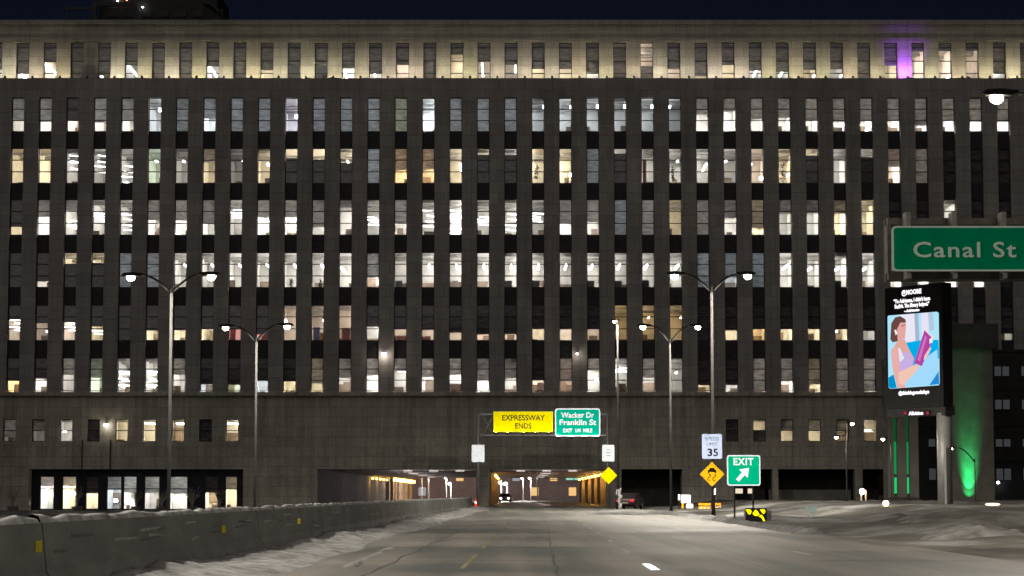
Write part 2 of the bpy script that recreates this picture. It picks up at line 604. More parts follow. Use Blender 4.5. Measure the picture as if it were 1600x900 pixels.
def build_road():
    mb = MB()
    ys = [-60, 0, 40, 80, 120, 160, 200, 240, 300, 400, 520, 900]
    right = lambda y: 9.6 if y < 120 else 9.6 + min(6.5, (y - 120) * 0.10) if y < 262 else 10.2
    left = lambda y: -6.6 if y < 190 else -6.6 - min(16, (y - 190) * 0.42)
    vs, fs = [], []
    for y in ys:
        vs += [(road_x(left(y), y), y, 0.0), (road_x(right(y), y), y, 0.0)]
    for j in range(len(ys) - 1):
        fs.append((2 * j, 2 * j + 1, 2 * j + 3, 2 * j + 2))
    mb.add(vs, fs)
    road = mb.build('road', asphalt())
    tag(road, 'salt stained expressway running into the tunnels', kind='structure')
    M_line = sheeting('lane_paint_white', (0.50, 0.58, 0.55), .45)
    M_worn = surf('lane_paint_worn', (0.27, 0.27, 0.255), 0.7, 0.5, 5.0)
    M_yel = surf('edge_paint_yellow', (0.17, 0.16, 0.085), 0.7, 0.5, 1.2)

    def dash(X, y0, y1, w, m):
        q = MB()
        q.add([(road_x(X - w / 2, y0), y0, 0.005), (road_x(X + w / 2, y0), y0, 0.005), (road_x(X + w / 2, y1), y1, 0.005), (road_x(X - w / 2, y1), y1, 0.005)], [(0, 1, 2, 3)])
        q.build('lane_marking', m, road)
    dash(2.1, 41.3, 45.0, 0.16, M_line)
    dash(6.05, 51.5, 55.0, 0.16, M_worn)
    for k in range(1, 7):
        dash(2.1, 41.3 + 12.2 * k, 44.3 + 12.2 * k, 0.10, M_worn)
        dash(6.05, 51.5 + 12.2 * k, 54.5 + 12.2 * k, 0.10, M_worn)
    q = MB()
    for k in range(40):
        y0 = 12 + k * 5.0
        if k % 3 != 2:
            q.add([(road_x(-1.42, y0), y0, 0.005), (road_x(-1.32, y0), y0, 0.005), (road_x(-1.32, y0 + 4.6), y0 + 4.6, 0.005), (road_x(-1.42, y0 + 4.6), y0 + 4.6, 0.005)], [(0, 1, 2, 3)])
    q.build('edge_line', M_yel, road)
    M_tar = surf('tar_seam', (.03, .03, .03), .5, .3, 4)
    for X, y0, y1 in ((.35, 20, 190), (4.1, 24, 200), (-2.9, 18, 150)):
        q = MB()
        n = 60
        for k in range(n + 1):
            y = y0 + (y1 - y0) * k / n
            dx = .05 * math.sin(y * .9 + X) + .04 * math.sin(y * 2.3)
            q.v += [(road_x(X + dx, y), y, .004), (road_x(X + dx + .03, y), y, .004)]
        for k in range(n):
            q.f.append((2 * k, 2 * k + 1, 2 * k + 3, 2 * k + 2))
            q.m.append(0)
        q.build('tar_seam', M_tar, road)
    for y in (47, 58.5, 71, 88, 112, 140):
        q = MB()
        for k in range(25):
            X = -4 + 13.2 * k / 24
            dy = .25 * math.sin(X * 1.7 + y) + .12 * math.sin(X * 4.1)
            q.v += [(road_x(X, y), y + dy, .0045), (road_x(X, y), y + dy + .12, .0045)]
        for k in range(24):
            q.f.append((2 * k, 2 * k + 2, 2 * k + 3, 2 * k + 1))
            q.m.append(0)
        q.build('tar_seam', M_tar, road)
    # kerb along the right edge
    q = MB()
    for k in range(10):
        y0, y1 = 84 + 4 * k, 84 + 4 * k + 3.98
        x0, x1 = road_x(9.35, y0), road_x(9.35, y1)
        q.add([(x0, y0, 0), (x0 + .3, y0, 0), (x1 + .3, y1, 0), (x1, y1, 0), (x0 + .03, y0, .11), (x0 + .3, y0, .11), (x1 + .3, y1, .11), (x1 + .03, y1, .11)],
              [(4, 5, 6, 7), (0, 4, 7, 3), (1, 2, 6, 5), (0, 1, 5, 4), (2, 3, 7, 6)])
    q.build('kerb', M_conc, road)


build_ground()
build_road()


def snow_bank(name, label, path, w, h, seg=0.4, seed=1, mat=None):
    """A ploughed ridge of snow along a path of (X, y): lumpy cross sections."""
    rn = random.Random(seed)
    vs, fs = [], []
    pts = []
    (Xa, ya), (Xb, yb) = path[0], path[-1]
    n = int((yb - ya) / seg)
    for i in range(n + 1):
        y = ya + (yb - ya) * i / n
        for k in range(len(path) - 1):
            if path[k][1] <= y <= path[k + 1][1]:
                t = (y - path[k][1]) / (path[k + 1][1] - path[k][1])
                X = path[k][0] + t * (path[k + 1][0] - path[k][0])
        pts.append((X, y))
    K = 13
    ph = [rn.uniform(0, 6.28) for _ in range(6)]
    for i, (X, y) in enumerate(pts):
        ww = w * (0.86 + 0.09 * math.sin(y * 0.13 + ph[0]) + 0.05 * math.sin(y * 0.41 + ph[1]))
        hh = h * (0.8 + 0.16 * math.sin(y * 0.17 + ph[2]) + 0.10 * math.sin(y * .6 + ph[3]))
        hh = max(0.03, hh) * (1 if 0 < i < len(pts) - 1 else 0)
        for k in range(K):
            t = k / (K - 1)
            prof = (1 - t) ** .8 if w < 2.3 and w > 1.5 and t > 0 else math.sin(math.pi * min(t, 1)) ** .9
            vs.append((road_x(X + ww * (t - 0.0), y) + (rn.uniform(-.04, .04) if 0 < k < K - 1 else 0), y, -0.02 + max(0, hh * prof * (1 + .38 * mnoise.fractal(Vector((X + ww * t, y, seed)) * 1.1, 1.0, 2.0, 4)) + (.16 * h * mnoise.fractal(Vector((X + ww * t, y, seed + 9)) * 3.1, 1.0, 2.0, 3) if 0 < k < K - 1 else 0))))
    for i in range(len(pts) - 1):
        for k in range(K - 1):
            fs.append((i * K + k, i * K + k + 1, (i + 1) * K + k + 1, (i + 1) * K + k))
    mb = MB().add(vs, fs)
    o = mb.build(name, mat or M_snow, smooth=True)
    return tag(o, label, 'snow bank', kind='stuff')


snow_bank('snow_bank', 'ploughed snow along the foot of the left concrete barrier', [(-6.35, 16), (-6.35, 130), (-6.1, 232)], 2.25, 0.26, seed=3)
snow_bank('snow_bank', 'thin windrow of snow on the left shoulder', [(-3.7, 42), (-3.9, 60)], 0.5, 0.035, seed=5, mat=surf('grey_slush', (.17, .17, .165), .8, .3, 1.5))
snow_bank('snow_bank', 'snow heaped in front of the right tunnel mouth', [(3.0, 150), (4.2, 175), (5.2, 200)], 5.6, 0.10, seed=8)
snow_bank('snow_bank', 'snow windrow along the exit gore kerb', [(8.7, 78), (8.9, 130), (7.7, 168)], 1.3, 0.24, seed=9)
M_bank = surf('roadside_snow', (.13, .128, .12), .85, .4, 1.1, c2=(.27, .27, .265), bump=.6, bscale=4)
snow_bank('snow_bank', 'rounded grey snow heap beside the road below the billboard', [(11.0, 66), (12.2, 94)], 5.0, 0.50, seed=11, mat=M_bank)
snow_bank('snow_bank', 'broad grey snow heap at the right edge of the picture', [(15.2, 60), (17.5, 86)], 7.5, 0.55, seed=14, mat=M_bank)

# ------------------------------------------------------------------ the large office building
YF = 257.0            # facade plane
YA = 259.2            # attic plane, set back
zf = lambda y, Y=YF: at(800, y, Y).z
S_BAY = (at(18 + 42.78 * 36, 180, YF).x - at(18, 180, YF).x) / 36
X0 = at(18, 180, YF).x
WW = 19.6 / 42.78 * S_BAY
xl = lambda i: X0 + S_BAY * i
XA0 = at(25.5, 95, YA).x
S_ATT = (at(1594, 95, YA).x - XA0) / 37
WA = 20.2 / 42.4 * S_ATT
xal = lambda i: XA0 + S_ATT * i

bld = thing('office_building', (0, YF, 0), 'huge stone office block with hundreds of lit windows straddling the expressway', 'building')
BX0, BX1 = xl(-2) - 22, xl(39) + 14
Z_TOP, Z_COR, Z_AT1, Z_AT0, Z_MAIN = zf(32, YA), zf(62, YA), zf(66, YA), zf(122, YA), zf(122)
Z_LEDGE, Z_G1, Z_G0, Z_OP = zf(615), zf(655), zf(690), zf(733)
ROWS = {2: (152, 205), 3: (231, 286), 4: (311, 367), 5: (394, 449), 6: (476, 532), 7: (559, 611)}
ROWZ = {r: (zf(b), zf(t)) for r, (t, b) in ROWS.items()}
CI = range(-1, 38)
AI = range(-2, 39)

# wall bands
MB().box(BX0, BX1, YF, YF + 1.2, ROWZ[2][1], Z_MAIN).build('wall_band', M_stone, bld)
MB().box(BX0, BX1, YF, YF + 1.2, Z_G1, ROWZ[7][0] - .1).box(BX0, BX1, YF - 0.4, YF - .002, Z_LEDGE - 0.25, Z_LEDGE + 0.12).build('wall_band', M_stone_low, bld)
MB().box(BX0, BX1, YF - 0.1, YF + 1.2, Z_OP, Z_G0).build('wall_band', M_stone_low, bld)
MB().box(BX0, BX1, YA, YA + 1.0, Z_AT1, Z_TOP - .5).build('wall_band', M_attic, bld)
MB().box(BX0, BX1, YA - 0.35, YA + 1.0, Z_TOP - .5, Z_TOP).box(BX0, BX1, YA - .18, YA - .002, Z_COR - .15, Z_COR + .2).build('cornice', M_attic, bld)
MB().box(BX0, BX1, YF + 0.02, YA + 1, Z_MAIN - 0.7, Z_MAIN - .03).build('attic_ledge', M_stone, bld)
MB().box(BX0, BX1, YA + .3, YF + 140, Z_TOP - 1.4, Z_TOP - .9).build('roof', M_roof, bld)
for xa in (BX0, BX1 - 1.0):
    MB().box(xa, xa + 1.0, YF + 1.21, YF + 140, 0, Z_TOP - .8).build('side_wall', M_stone, bld)
MB().box(BX0 + 1.01, BX1 - 1.01, YF + 139, YF + 140, Z_OP + .5, Z_TOP - .8).build('rear_wall', M_stone, bld)
# plain ends beyond the bays in view
MB().box(BX0, xl(-1) - 0.001 - (S_BAY - WW), YF + 0.01, YF + 1.2, ROWZ[7][0] - .1, ROWZ[2][1]).build('end_wall', M_stone, bld)
MB().box(xl(37) + WW + (S_BAY - WW) + .001, BX1, YF + 0.01, YF + 1.2, ROWZ[7][0] - .1, ROWZ[2][1]).build('end_wall', M_stone, bld)
MB().box(BX0, xal(-2) - (S_ATT - WA), YA + 0.01, YA + 1, Z_AT0 - .6, Z_AT1).build('end_wall', M_attic, bld)
MB().box(xal(38) + S_ATT, BX1, YA + 0.01, YA + 1, Z_AT0 - .6, Z_AT1).build('end_wall', M_attic, bld)

# piers between the window bays
pz0, pz1 = ROWZ[7][0] - .1, ROWZ[2][1]
pier_m = MB().box(0, S_BAY - WW, 0, 1.2, 0, pz1 - pz0).mesh('pier')
pier_m.materials.append(M_stone)
for i in range(-2, 38):
    put('pier', pier_m, bld, (xl(i) + WW, 0, pz0))
apier_m = MB().box(0, S_ATT - WA, 0, 1.0, 0, Z_AT1 - Z_AT0 + .6).mesh('attic_pier')
apier_m.materials.append(M_attic)
for i in range(-3, 39):
    put('attic_pier', apier_m, bld, (xal(i) + WA, YA - YF, Z_AT0 - .6))
# spandrels
for r in (2, 3, 4, 5, 6):
    z1, z0 = ROWZ[r][0], ROWZ[r + 1][1]
    me = MB().box(0, WW, 0, .3, 0, z1 - z0).box(.1, WW - .1, -.03, -.001, .15, z1 - z0 - .15).mesh('spandrel')
    me.materials.append(M_spandrel)
    for i in CI:
        put('spandrel', me, bld, (xl(i), .42, z0))

# windows, blinds, rooms and their lights ----------------------------------
# One token a window: how far the blind is down in tenths (- none, X fully), blind cloth (D dark, P pale, B bluish,
# U hung from below), light level 0-9, tint; then lights as kind + across + down (tenths of the window):
# t a tube running into the room, s a short one, h a set of tubes along the facade, k a bright fitting
DATA = {
 'A': """8D2w:t8? 7D4w:t18 8D5w:t38 5D4p:t05 XD1w 9D1w:s18 6D1w:t05 XD0w XD0w 6D1w:t05
 XD0w 7D6y 6D1w 6D1w 7D6w:t17 8D3w:t15 6D5p 9D3g 3D4y 5D1p:t35 6D1p:t84
 7D5y 7D5y 8D6w 5U1p 4U6p 7D5p 9D4y 6D5y 7D3w:t95 8D2w:t95 7D4y:s98
 7D4w:s98 9D1w:s85 6D5y 2D5p 2D5p:t98 2D3p 8D1w:t95 XD0w XD0w""",
 '2': """7D3w 7B4w 7B5w 7D5w 7B6w 7B6w -P4b:k83 XB8b 6B6b XB8b XB9b
 -P6l:k85 XB9l XB9b XB9b XP9g -P9b XB9b XB9b XB9b
 -P3b:s92 -P3b:s92 -P3b:k92 -P3b:k92 -P3b:k92 -P2b:s12 5P9w 3P9w 6P9w
 6P9w 7P9w 7P9w 7P9w:t88 7P9w 8P9w 7P8w 7P9w 7P9w 7P5w""",
 '3': """9D1w -P3y -P5y -P2w:h3,h5 -P2w:h3,h6 -P3w:h6,h9 -P4g:s53 -P2w:s53 4P5y -P2w:s93 -P5y:s74
 7U6y:t73,s85 7U6y:t53,s86 6U6y:t53,s86 XB8b 6P7o 6P7o -P5y:t84 8U6y:t33 8U4w:t14
 -P7y -P6y:k97 XB5b 9U5w:s68 -P4w -P6w:s73 -P6w:t84 -P3w:s23 -P4p:s04,k88
 -P6y:s87 8U6y:t96 -P6w 8U5w 5P8p XP4w XD1w:s28 XD0w XD0w XD0w""",
 '4': """9D1w 8D4y 5P9w 3P5w:h7 -P3w:h5 -P3w:h5,h8 6P7w:h4 6P7w:h4 7P6w -P3w:h4 5P9w:h5
 5P9w:h5 8P5w:h5 2P7w -P4w:h6 7P6w:h5 -P3w:h4,h7 -P8w:h4,h6,h9 -P2w:h6 -P4w:h5,h8
 -P2w:h5 7P7w:h4 6P8w:h4,h5 XB4b XB4w -P3y XP7w 5P6w 8P9y
 4P6w 4P6w 4P9y -P6y XD1w XD0w -P4w XD0w XD0w XD0w""",
 '5': """9D1w XD1w:s15 8D4w 7U5y:s85 7U5y:s85 XB4b XB8b -P5w:t73 -P5w:t73 -P5w:t73 -P5w:t73
 -P5w:t73 -P5w:t73 -P5w:t14 7B8w -P4w -P5w:t53 -P5w:t53 -P5w:t53 -P5w:t53
 -P5w:t53 -P5w:t53 -P5w:t43 -P5w:t43 -P5w:t43 -P5w:t73 XB3b 7B4b XB3b
 -P5w:t73 -P5w:t34 -P5w:t34 -P5w:t34 5P8w 5P8w 5P8w 5P8w XD0w XD0w""",
 '6': """XD0w 4D3p:h5,h7 5D2p:s87 5D4p:h5,h7 6D3y:h4,h8 XD1w:s74 7D6y:t14 7D6y:t44 7D6y 7D5r:k02 8D5r
 -D3p:k04 -P3p:s94 -P3p 6D6w:s94 7D4p 7D4p 8D4p 8D4p:t24 8D4p:t04
 7D5y 7D5p 7D4p -P3o:s14 -P3o:s53 -P3o:s93 XD0w 7D8y 7D5o
 7D7y 7D5y:t16 7D5y:t17 7D3w:t15 7D3w:t15 XD0w XD1w:s15 XD0w 8D2w XD0w""",
 '7': """XD0w 7D6o 6D6w 5P4w 6P6g -P4w:h5,h7,h9 -P4w:h5,h7,h9 5P5w 8D5b 8D6g 7D6b
 7D6y 8P6y 6P6w 5P7w:h4 4P5w:h4 6P8w:h4 5P8w:h4 7P8w:h4 6P6w
 7D7p 7P6p:s25 4P7w:k76 -P4w:h4 6P8w:h4 -P4w:s54 8D6y 8D7w XP6w
 7P9w:s24 8P7y XP6w XP6w:h5 XD1w XD0w XD0w XD0w XD0w XD0w""",
}
ROOM_D = 10.5
L_SCALE = 230.0
_lt = {}


def room_light(lv, tint):
    k = (lv, tint)
    if k not in _lt:
        _lt[k] = emit('office_light_%d_%s' % k, TINT[tint], L_SCALE * (lv / 9.0) ** 1.7)
    return _lt[k]


def tube_mat(tint):
    return emit('office_tube_' + tint, tuple(0.5 + 0.5 * c for c in TINT[tint]), 9.0)


def bright_mat(tint):
    return emit('office_bright_' + tint, tuple(0.5 + 0.5 * c for c in TINT[tint]), 20.0)


def parse(tok):
    a, _, b = tok.partition(':')
    bl = {'-': 0.0, 'X': 1.0}.get(a[0], None)
    bl = int(a[0]) / 10 if bl is None else bl
    L = []
    for s in b.split(','):
        if s:
            if s[0] == 'h':
                L.append(('h', 0.5, int(s[1]) / 10))
            else:
                L.append((s[0], int(s[1]) / 10 + .05, (int(s[2]) if s[2] != '?' else 6) / 10 + .03))
    return bl, a[1], int(a[2]), a[3], L


def frame_mesh(w, h, bars, t=0.075):
    q = MB().box(0, t, 0, .1, 0, h).box(w - t, w, 0, .1, 0, h).box(t, w - t, 0, .1, 0, t).box(t, w - t, 0, .1, h - t, h)
    for b in bars:
        q.box(t, w - t, .01, .09, h * b - .05, h * b + .05)
    me = q.mesh('window')
    me.materials.append(M_frame)
    return me


def pane_meshes(w, h, bars, t=0.075):
    zs = [0.0] + sorted(bars) + [1.0]
    out = []
    for a, b in zip(zs[:-1], zs[1:]):
        out.append((h * a + .05, MB().box(t, w - t, .04, .052, 0, h * (b - a) - .1)))
    return out


rest_panes = MB()
pane_count = 0
room_cache, blind_cache = {}, {}


def make_window(x, yw, z0, z1, w, bars, spec, bayw, cx, fm, pm, depth=ROOM_D, sill=0.9, rmat=None):
    """A window (frame > panes, blind) and the room behind it (> lights, duct, furniture)."""
    global pane_count
    bl, kind, lv, tint, lights = spec
    h = z1 - z0
    rn = random.Random(int(x * 137 + z0 * 911))
    win = put('window', fm, bld, (x, yw - YF, z0))
    lit = lv > 0
    if lit and pane_count + len(pm) <= 300:
        for zz, q in pm:
            key = id(q)
            if key not in room_cache:
                me = q.mesh('pane')
                me.materials.append(M_glass)
                room_cache[key] = me
            put('pane', room_cache[key], win, (0, 0, zz))
            pane_count += 1
    else:
        for zz, q in pm:
            rest_panes.add([(p[0] + x, p[1] + yw - YF, p[2] + z0 + zz) for p in q.v], q.f)
    if bl > 0:
        bh = (h - .1) * bl * (1 + rn.uniform(-.05, .05) * (bl < 1))
        key = (round(w, 3), round(bh, 3), kind, kind == 'U')
        me = MB().box(.05, w - .05, 0, .012, 0, bh).mesh('blind')
        me.materials.append({'D': M_blindD, 'P': M_blindP, 'B': M_blindB, 'U': M_blindD}[kind])
        put('blind', me, win, (0, .18, .05 if kind == 'U' else h - .05 - bh))
    # room
    a0, a1 = cx - bayw / 2 + .03, cx + bayw / 2 - .03
    y0, y1 = yw + .25, yw + .25 + depth
    f0, c1 = z0 - sill, z1 + .22
    key = (round(bayw, 3), round(h, 2), depth)
    if key not in room_cache:
        W, H = a1 - a0, c1 - f0
        q = MB()
        q.add([(0, 0, 0), (W, 0, 0), (W, depth, 0), (0, depth, 0), (0, 0, H), (W, 0, H), (W, depth, H), (0, depth, H)],
              [(0, 1, 2, 3), (4, 7, 6, 5), (3, 2, 6, 7), (0, 3, 7, 4), (1, 5, 6, 2)])
        room_cache[key] = q
    q = room_cache[key]
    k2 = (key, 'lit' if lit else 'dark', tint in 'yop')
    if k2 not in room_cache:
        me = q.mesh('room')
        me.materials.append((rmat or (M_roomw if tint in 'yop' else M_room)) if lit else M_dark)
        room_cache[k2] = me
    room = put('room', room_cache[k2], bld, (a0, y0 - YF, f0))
    ro = Vector((a0, y0, f0))
    side = 1 if cx < 0.5 else -1
    if lit:
        key = ('panel', round(c1 - f0, 2), depth, lv, tint, side)
        if key not in room_cache:
            W = a1 - a0
            px0 = W - .42 if side > 0 else .07
            me = MB().box(px0, px0 + .35, .6, depth - .5, c1 - f0 - .12, c1 - f0 - .05).mesh('ceiling_light')
            me.materials.append(room_light(lv, tint))
            room_cache[key] = me
        put('ceiling_light', room_cache[key], room)
        # ducts and beams under the ceiling
        q = MB()
        H, W = c1 - f0, a1 - a0
        for _ in range(rn.randint(2, 4)):
            yy = rn.uniform(.8, depth - 1.5)
            hh = rn.uniform(.12, .38)
            q.box(.01, W - .45 if side > 0 else W - .01, yy, yy + rn.uniform(.2, .7), H - .02 - hh - .14, H - .14)
        me = q.mesh('duct')
        me.materials.append(M_duct)
        put('duct', me, room)
        if rn.random() < .75:
            q = MB()
            yy = rn.uniform(1.2, depth - .6)
            zz = sill + .12 * depth * (yy / depth) + rn.uniform(.1, .9)
            xx = rn.uniform(.1, W * .6)
            q.box(xx, xx + rn.uniform(.4, 1.4), yy, yy + .4, 0.01, min(zz, H - 1))
            if rn.random() < .5:
                q.box(.01, W - .01, depth - .15, depth - .02, rn.uniform(.5, 1.2), rn.uniform(1.6, 2.6))
            me = q.mesh('cupboard')
            me.materials.append(M_furn)
            put('cupboard', me, room)
    for (lk, u, v) in lights:
        q = MB()
        zz = z0 + h * (1 - v)
        if lk == 'h':
            sgn = 1 if cx < 4 else -1
            for dd in (1.0, 3.4, 6.0, 8.2) if sum(1 for l in lights if l[0] == 'h') == 1 else (1.6, 6.4):
                k = 1 + dd / yw
                sl = (zz - EYE) / yw
                hx = cx * k
                xa, xb = max(a0 + .05, hx - rn.uniform(.2, 1.2)), min(a1 - .05, hx + rn.uniform(.2, 1.2))
                hz = min(c1 - .3, zz + sl * 3.2 + .25)
                yd = rn.uniform(.6, 1.3) * sgn
                q.tube([(xa - ro.x, dd + .65 - yd / 2, hz - ro.z), (xb - ro.x, dd + .65 + yd / 2, hz - ro.z)], .055, 6)
            m = tube_mat(tint)
        else:
            d0 = 2.0 if lk != 'k' else 1.0
            d1 = {'t': 10.0 if yw > YF + 1 else 7.6, 's': 3.2, 'k': 1.5}[lk]
            r = {'t': .10, 's': .10, 'k': .18}[lk]
            P = Vector((x + w * u, yw, zz)) - Vector((0, 0, EYE))
            P = P * ((yw + d0) / yw) + Vector((0, 0, EYE))
            P.x = min(max(P.x, a0 + .1), a1 - .1)
            P.z = min(P.z, c1 - .16)
            q.box(P.x - ro.x - r, P.x - ro.x + r, d0, d1, P.z - ro.z - r, P.z - ro.z + r * .8)
            m = bright_mat(tint) if lk == 'k' else tube_mat(tint)
        me = q.mesh('lamp')
        me.materials.append(m)
        put('tube_light', me, room)
    return win


B3 = (1 / 3, 2 / 3)
BA = (0.20, 0.52, 0.87)
h = zf(66, YA) - zf(121, YA)
aZ0, aZ1 = zf(123, YA) - .2, zf(66, YA)
fm, pm = frame_mesh(WA, aZ1 - aZ0, BA), pane_meshes(WA, aZ1 - aZ0, BA)
toks = DATA['A'].split()
for n, i in enumerate(AI):
    sp = parse(toks[n] if n < len(toks) else 'XD0w')
    make_window(xal(i), YA + .35, aZ0, aZ1, WA, BA, sp, S_ATT, xal(i) + WA / 2, fm, pm)
for r in ROWS:
    z0, z1 = ROWZ[r]
    fm, pm = frame_mesh(WW, z1 - z0, B3), pane_meshes(WW, z1 - z0, B3)
    toks = DATA[str(r)].split()
    for n, i in enumerate(CI):
        make_window(xl(i), YF + .42, z0, z1, WW, B3, parse(toks[n] if n < len(toks) else 'XD0w'), S_BAY, xl(i) + WW / 2, fm, pm)

# low windows of the base
GZ0, GZ1 = Z_G0, Z_G1
gx = [(5, '8P2w:s35'), (50, '5P2w'), (93, '-P4w:s25'), (136, 'XD1w'), (180, '-P5y'), (223, '-P6y:h3'), (268, '-P6y:h3'), (311, 'XD0w'), (353, '-P6y:h3'),
      (1134, 'XD0w'), (1177, '5U4y'), (1220, '5P5y:s12'), (1263, '5P5y'), (1307, '5P4y'), (1350, '-P4y:h6')]
fm, pm = frame_mesh(WW, GZ1 - GZ0, (.5,)), pane_meshes(WW, GZ1 - GZ0, (.5,))
edges = []
for px, tk in gx:
    x = at(px, 672, YF).x
    edges.append((x, x + WW))
    make_window(x, YF + .3, GZ0, GZ1, WW, (.5,), parse(tk), S_BAY, x + WW / 2, fm, pm, depth=6.0, sill=.8)
xs = [BX0] + [e for p in edges for e in p] + [BX1]
for a, b in zip(xs[0::2], xs[1::2]):
    MB().box(a, b, YF + .005, YF + 1.2, GZ0, GZ1).build('wall_panel', M_stone_low, bld)

# base: solid walls between the openings
X = lambda px: at(px, 760, YF).x
ZB = -1.0
for a, b in ((None, 45), (380, 495), (745, 763), (963, 971), (1066, 1146), (1207, 1216), (1336, 1348), (1386, None)):
    MB().box(BX0 if a is None else X(a), BX1 if b is None else X(b), YF - .1, YF + 1.4, ZB, Z_OP).build('base_wall', M_stone_low, bld)
# recesses behind the dark openings on the right
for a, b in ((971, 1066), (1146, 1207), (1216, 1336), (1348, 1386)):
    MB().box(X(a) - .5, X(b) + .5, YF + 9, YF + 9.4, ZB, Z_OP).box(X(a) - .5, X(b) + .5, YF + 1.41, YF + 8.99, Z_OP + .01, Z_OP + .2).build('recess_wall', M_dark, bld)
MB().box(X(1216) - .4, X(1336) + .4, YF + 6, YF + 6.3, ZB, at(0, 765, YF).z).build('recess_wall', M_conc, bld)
for a, b in ((1147, 1156), (1160, 1174), (1180, 1192)):
    xx0, xx1, zz0, zz1 = X(a), X(b), zf(772), zf(762)
    w = put('window', frame_mesh(xx1 - xx0, zz1 - zz0, ()), bld, (xx0, 8.85, zz0))
    me = MB().box(.06, xx1 - xx0 - .06, .12, .13, .05, zz1 - zz0 - .05).mesh('lit_pane')
    me.materials.append(emit('warm_window', (1.0, .84, .64), .9))
    put('pane', me, w)

# storefront under the base on the left
SX0, SX1 = X(45), X(380)
ZS0, ZS1 = zf(796), zf(744)
sf = [(58, 80, '3P9w:s43'), (93, 115, '3P9y:k75'), (130, 150, '5D9y'), (163, 186, '4P9b:k57'), (189, 210, '5B9w:k26'), (222, 246, '5B9w'), (259, 290, '5B9w'), (317, 338, '5D9y'), (349, 368, '4P9y')]
xs = [SX0]
for a, b, tk in sf:
    xx0, xx1 = X(a), X(b)
    hh = ZS1 - ZS0
    make_window(xx0, YF + 1.75, ZS0, ZS1, xx1 - xx0, (.62,), parse(tk), xx1 - xx0 + .5, (xx0 + xx1) / 2, frame_mesh(xx1 - xx0, hh, (.62,)), pane_meshes(xx1 - xx0, hh, (.62,)), depth=5.0, sill=.05)
    xs += [xx0, xx1]
xs.append(SX1)
for a, b in zip(xs[0::2], xs[1::2]):
    MB().box(a, b, YF + 1.7, YF + 2.0, ZS0, ZS1).build('storefront_panel', M_navy, bld)
MB().box(SX0, SX1, YF + 1.7, YF + 2.0, ZS1, Z_OP).box(SX0, SX1, YF + 1.41, YF + 2.0, ZB, ZS0).build('storefront_panel', M_navy, bld)
q = rest_panes.mesh('panes')
q.materials.append(M_glass)
tag(put('pane_field', q, bld), kind='stuff')

# floodlights on the attic ledge, one to a pier
fl_m = MB().box(-.16, .16, -.1, .1, 0, .12).tube([(0, 0, .1), (0, .08, .3)], [.11, .14], 8).mesh('floodlight')
fl_m.materials.append(M_dsteel)
rn = random.Random(4)
for i in range(-3, 39):
    x = xal(i) + WA + (S_ATT - WA) / 2
    f = put('floodlight', fl_m, bld, (x, YA - 1.98 - YF, Z_MAIN - .03))
    if i == 2:
        continue
    if i == 32:
        light('floodlight_beam', 'SPOT', (x, YA - 1.6, Z_MAIN + .36), bld, 1500, (0.45, 0.13, 1.0), (0, 1.0, .8), R(100), .8, .06)
    else:
        c = (1.0, .89 + rn.uniform(-.05, .03), .60 + rn.uniform(-.06, .10))
        light('floodlight_beam', 'SPOT', (x, YA - 1.8, Z_MAIN + .36), bld, rn.uniform(230, 330), c, (0, 1.0, .55), R(112), .85, .06)

# wall lamps on piers and base
for px, py, w in ((600, 553, 1.0), (902, 553, .45), (166, 664, .9)):
    P = at(px, py, YF - .5)
    q = MB().box(P.x - .05, P.x + .05, YF - .5, YF, P.z + .12, P.z + .2).box(P.x - .2 * w, P.x + .2 * w, YF - .7, YF - .35, P.z + .1, P.z + .24)
    b = q.build('wall_lamp', M_dsteel, bld)
    MB().ellipsoid((P.x, YF - .55, P.z), (.27 * w, .2, .2 * w)).build('lens', M_white, b)
    light('lamp_light', 'POINT', (P.x, YF - 1.1, P.z - .2), bld, 22 * w, (1, .85, .65), radius=.2)

# tunnels through the building
TZ = Z_OP - .02
TL0, TL1 = X(495), X(745)
TR0, TR1 = X(763), X(963)
YT1 = YF + 140
M_tunc = surf('tunnel_ceiling_paint', (0.62, 0.60, 0.58), .8, .15, .5)
M_tun = surf('tunnel_concrete', (0.30, 0.275, 0.25), .8, .25, .5, bump=.2)
for a, b in ((TL0 - .5, TL0), (TL1, TR0), (TR1, TR1 + .5)):
    MB().box(a, b, YF + 1.41, YT1, -.2, TZ + .3).build('tunnel_wall', M_tun if a > TL0 - .4 else surf('dark_concrete', (.10, .10, .10), .85, .3, .6), bld)  # leftmost wall in a darker concrete than the others
MB().box(TL0, TL1, YF + 1.41, YT1, TZ, TZ + .3).build('tunnel_ceiling', M_tunc, bld)
MB().box(TR0, TR1, YF + 1.41, YT1, TZ, TZ + .3).build('tunnel_ceiling', M_tunc, bld)
M_col = surf('tunnel_column_paint', (0.30, 0.24, 0.18), .6, .25, 1.0)
colm = MB().box(-.25, .25, 0, .6, -.1, TZ - .03).mesh('tunnel_column')
colm.materials.append(M_col)
lampm = MB().box(-.14, .14, 0, .5, -.14, .14).mesh('tunnel_lamp')
lampm.materials.append(M_amber)


def amber_row(x, ys, sgn, power=60, columns=True, every=1):
    for k, y in enumerate(ys):
        if columns:
            put('tunnel_column', colm, bld, (x + sgn * .26, y + 3 - YF, 0))
        put('tunnel_lamp', lampm, bld, (x + sgn * .5, y - YF, TZ - .35))
        if k % every == 0:
            light('lamp_light', 'POINT', (x + sgn * .9, y + 1.5, TZ - .8), bld, power * every, (1, .52, .12), radius=.2)


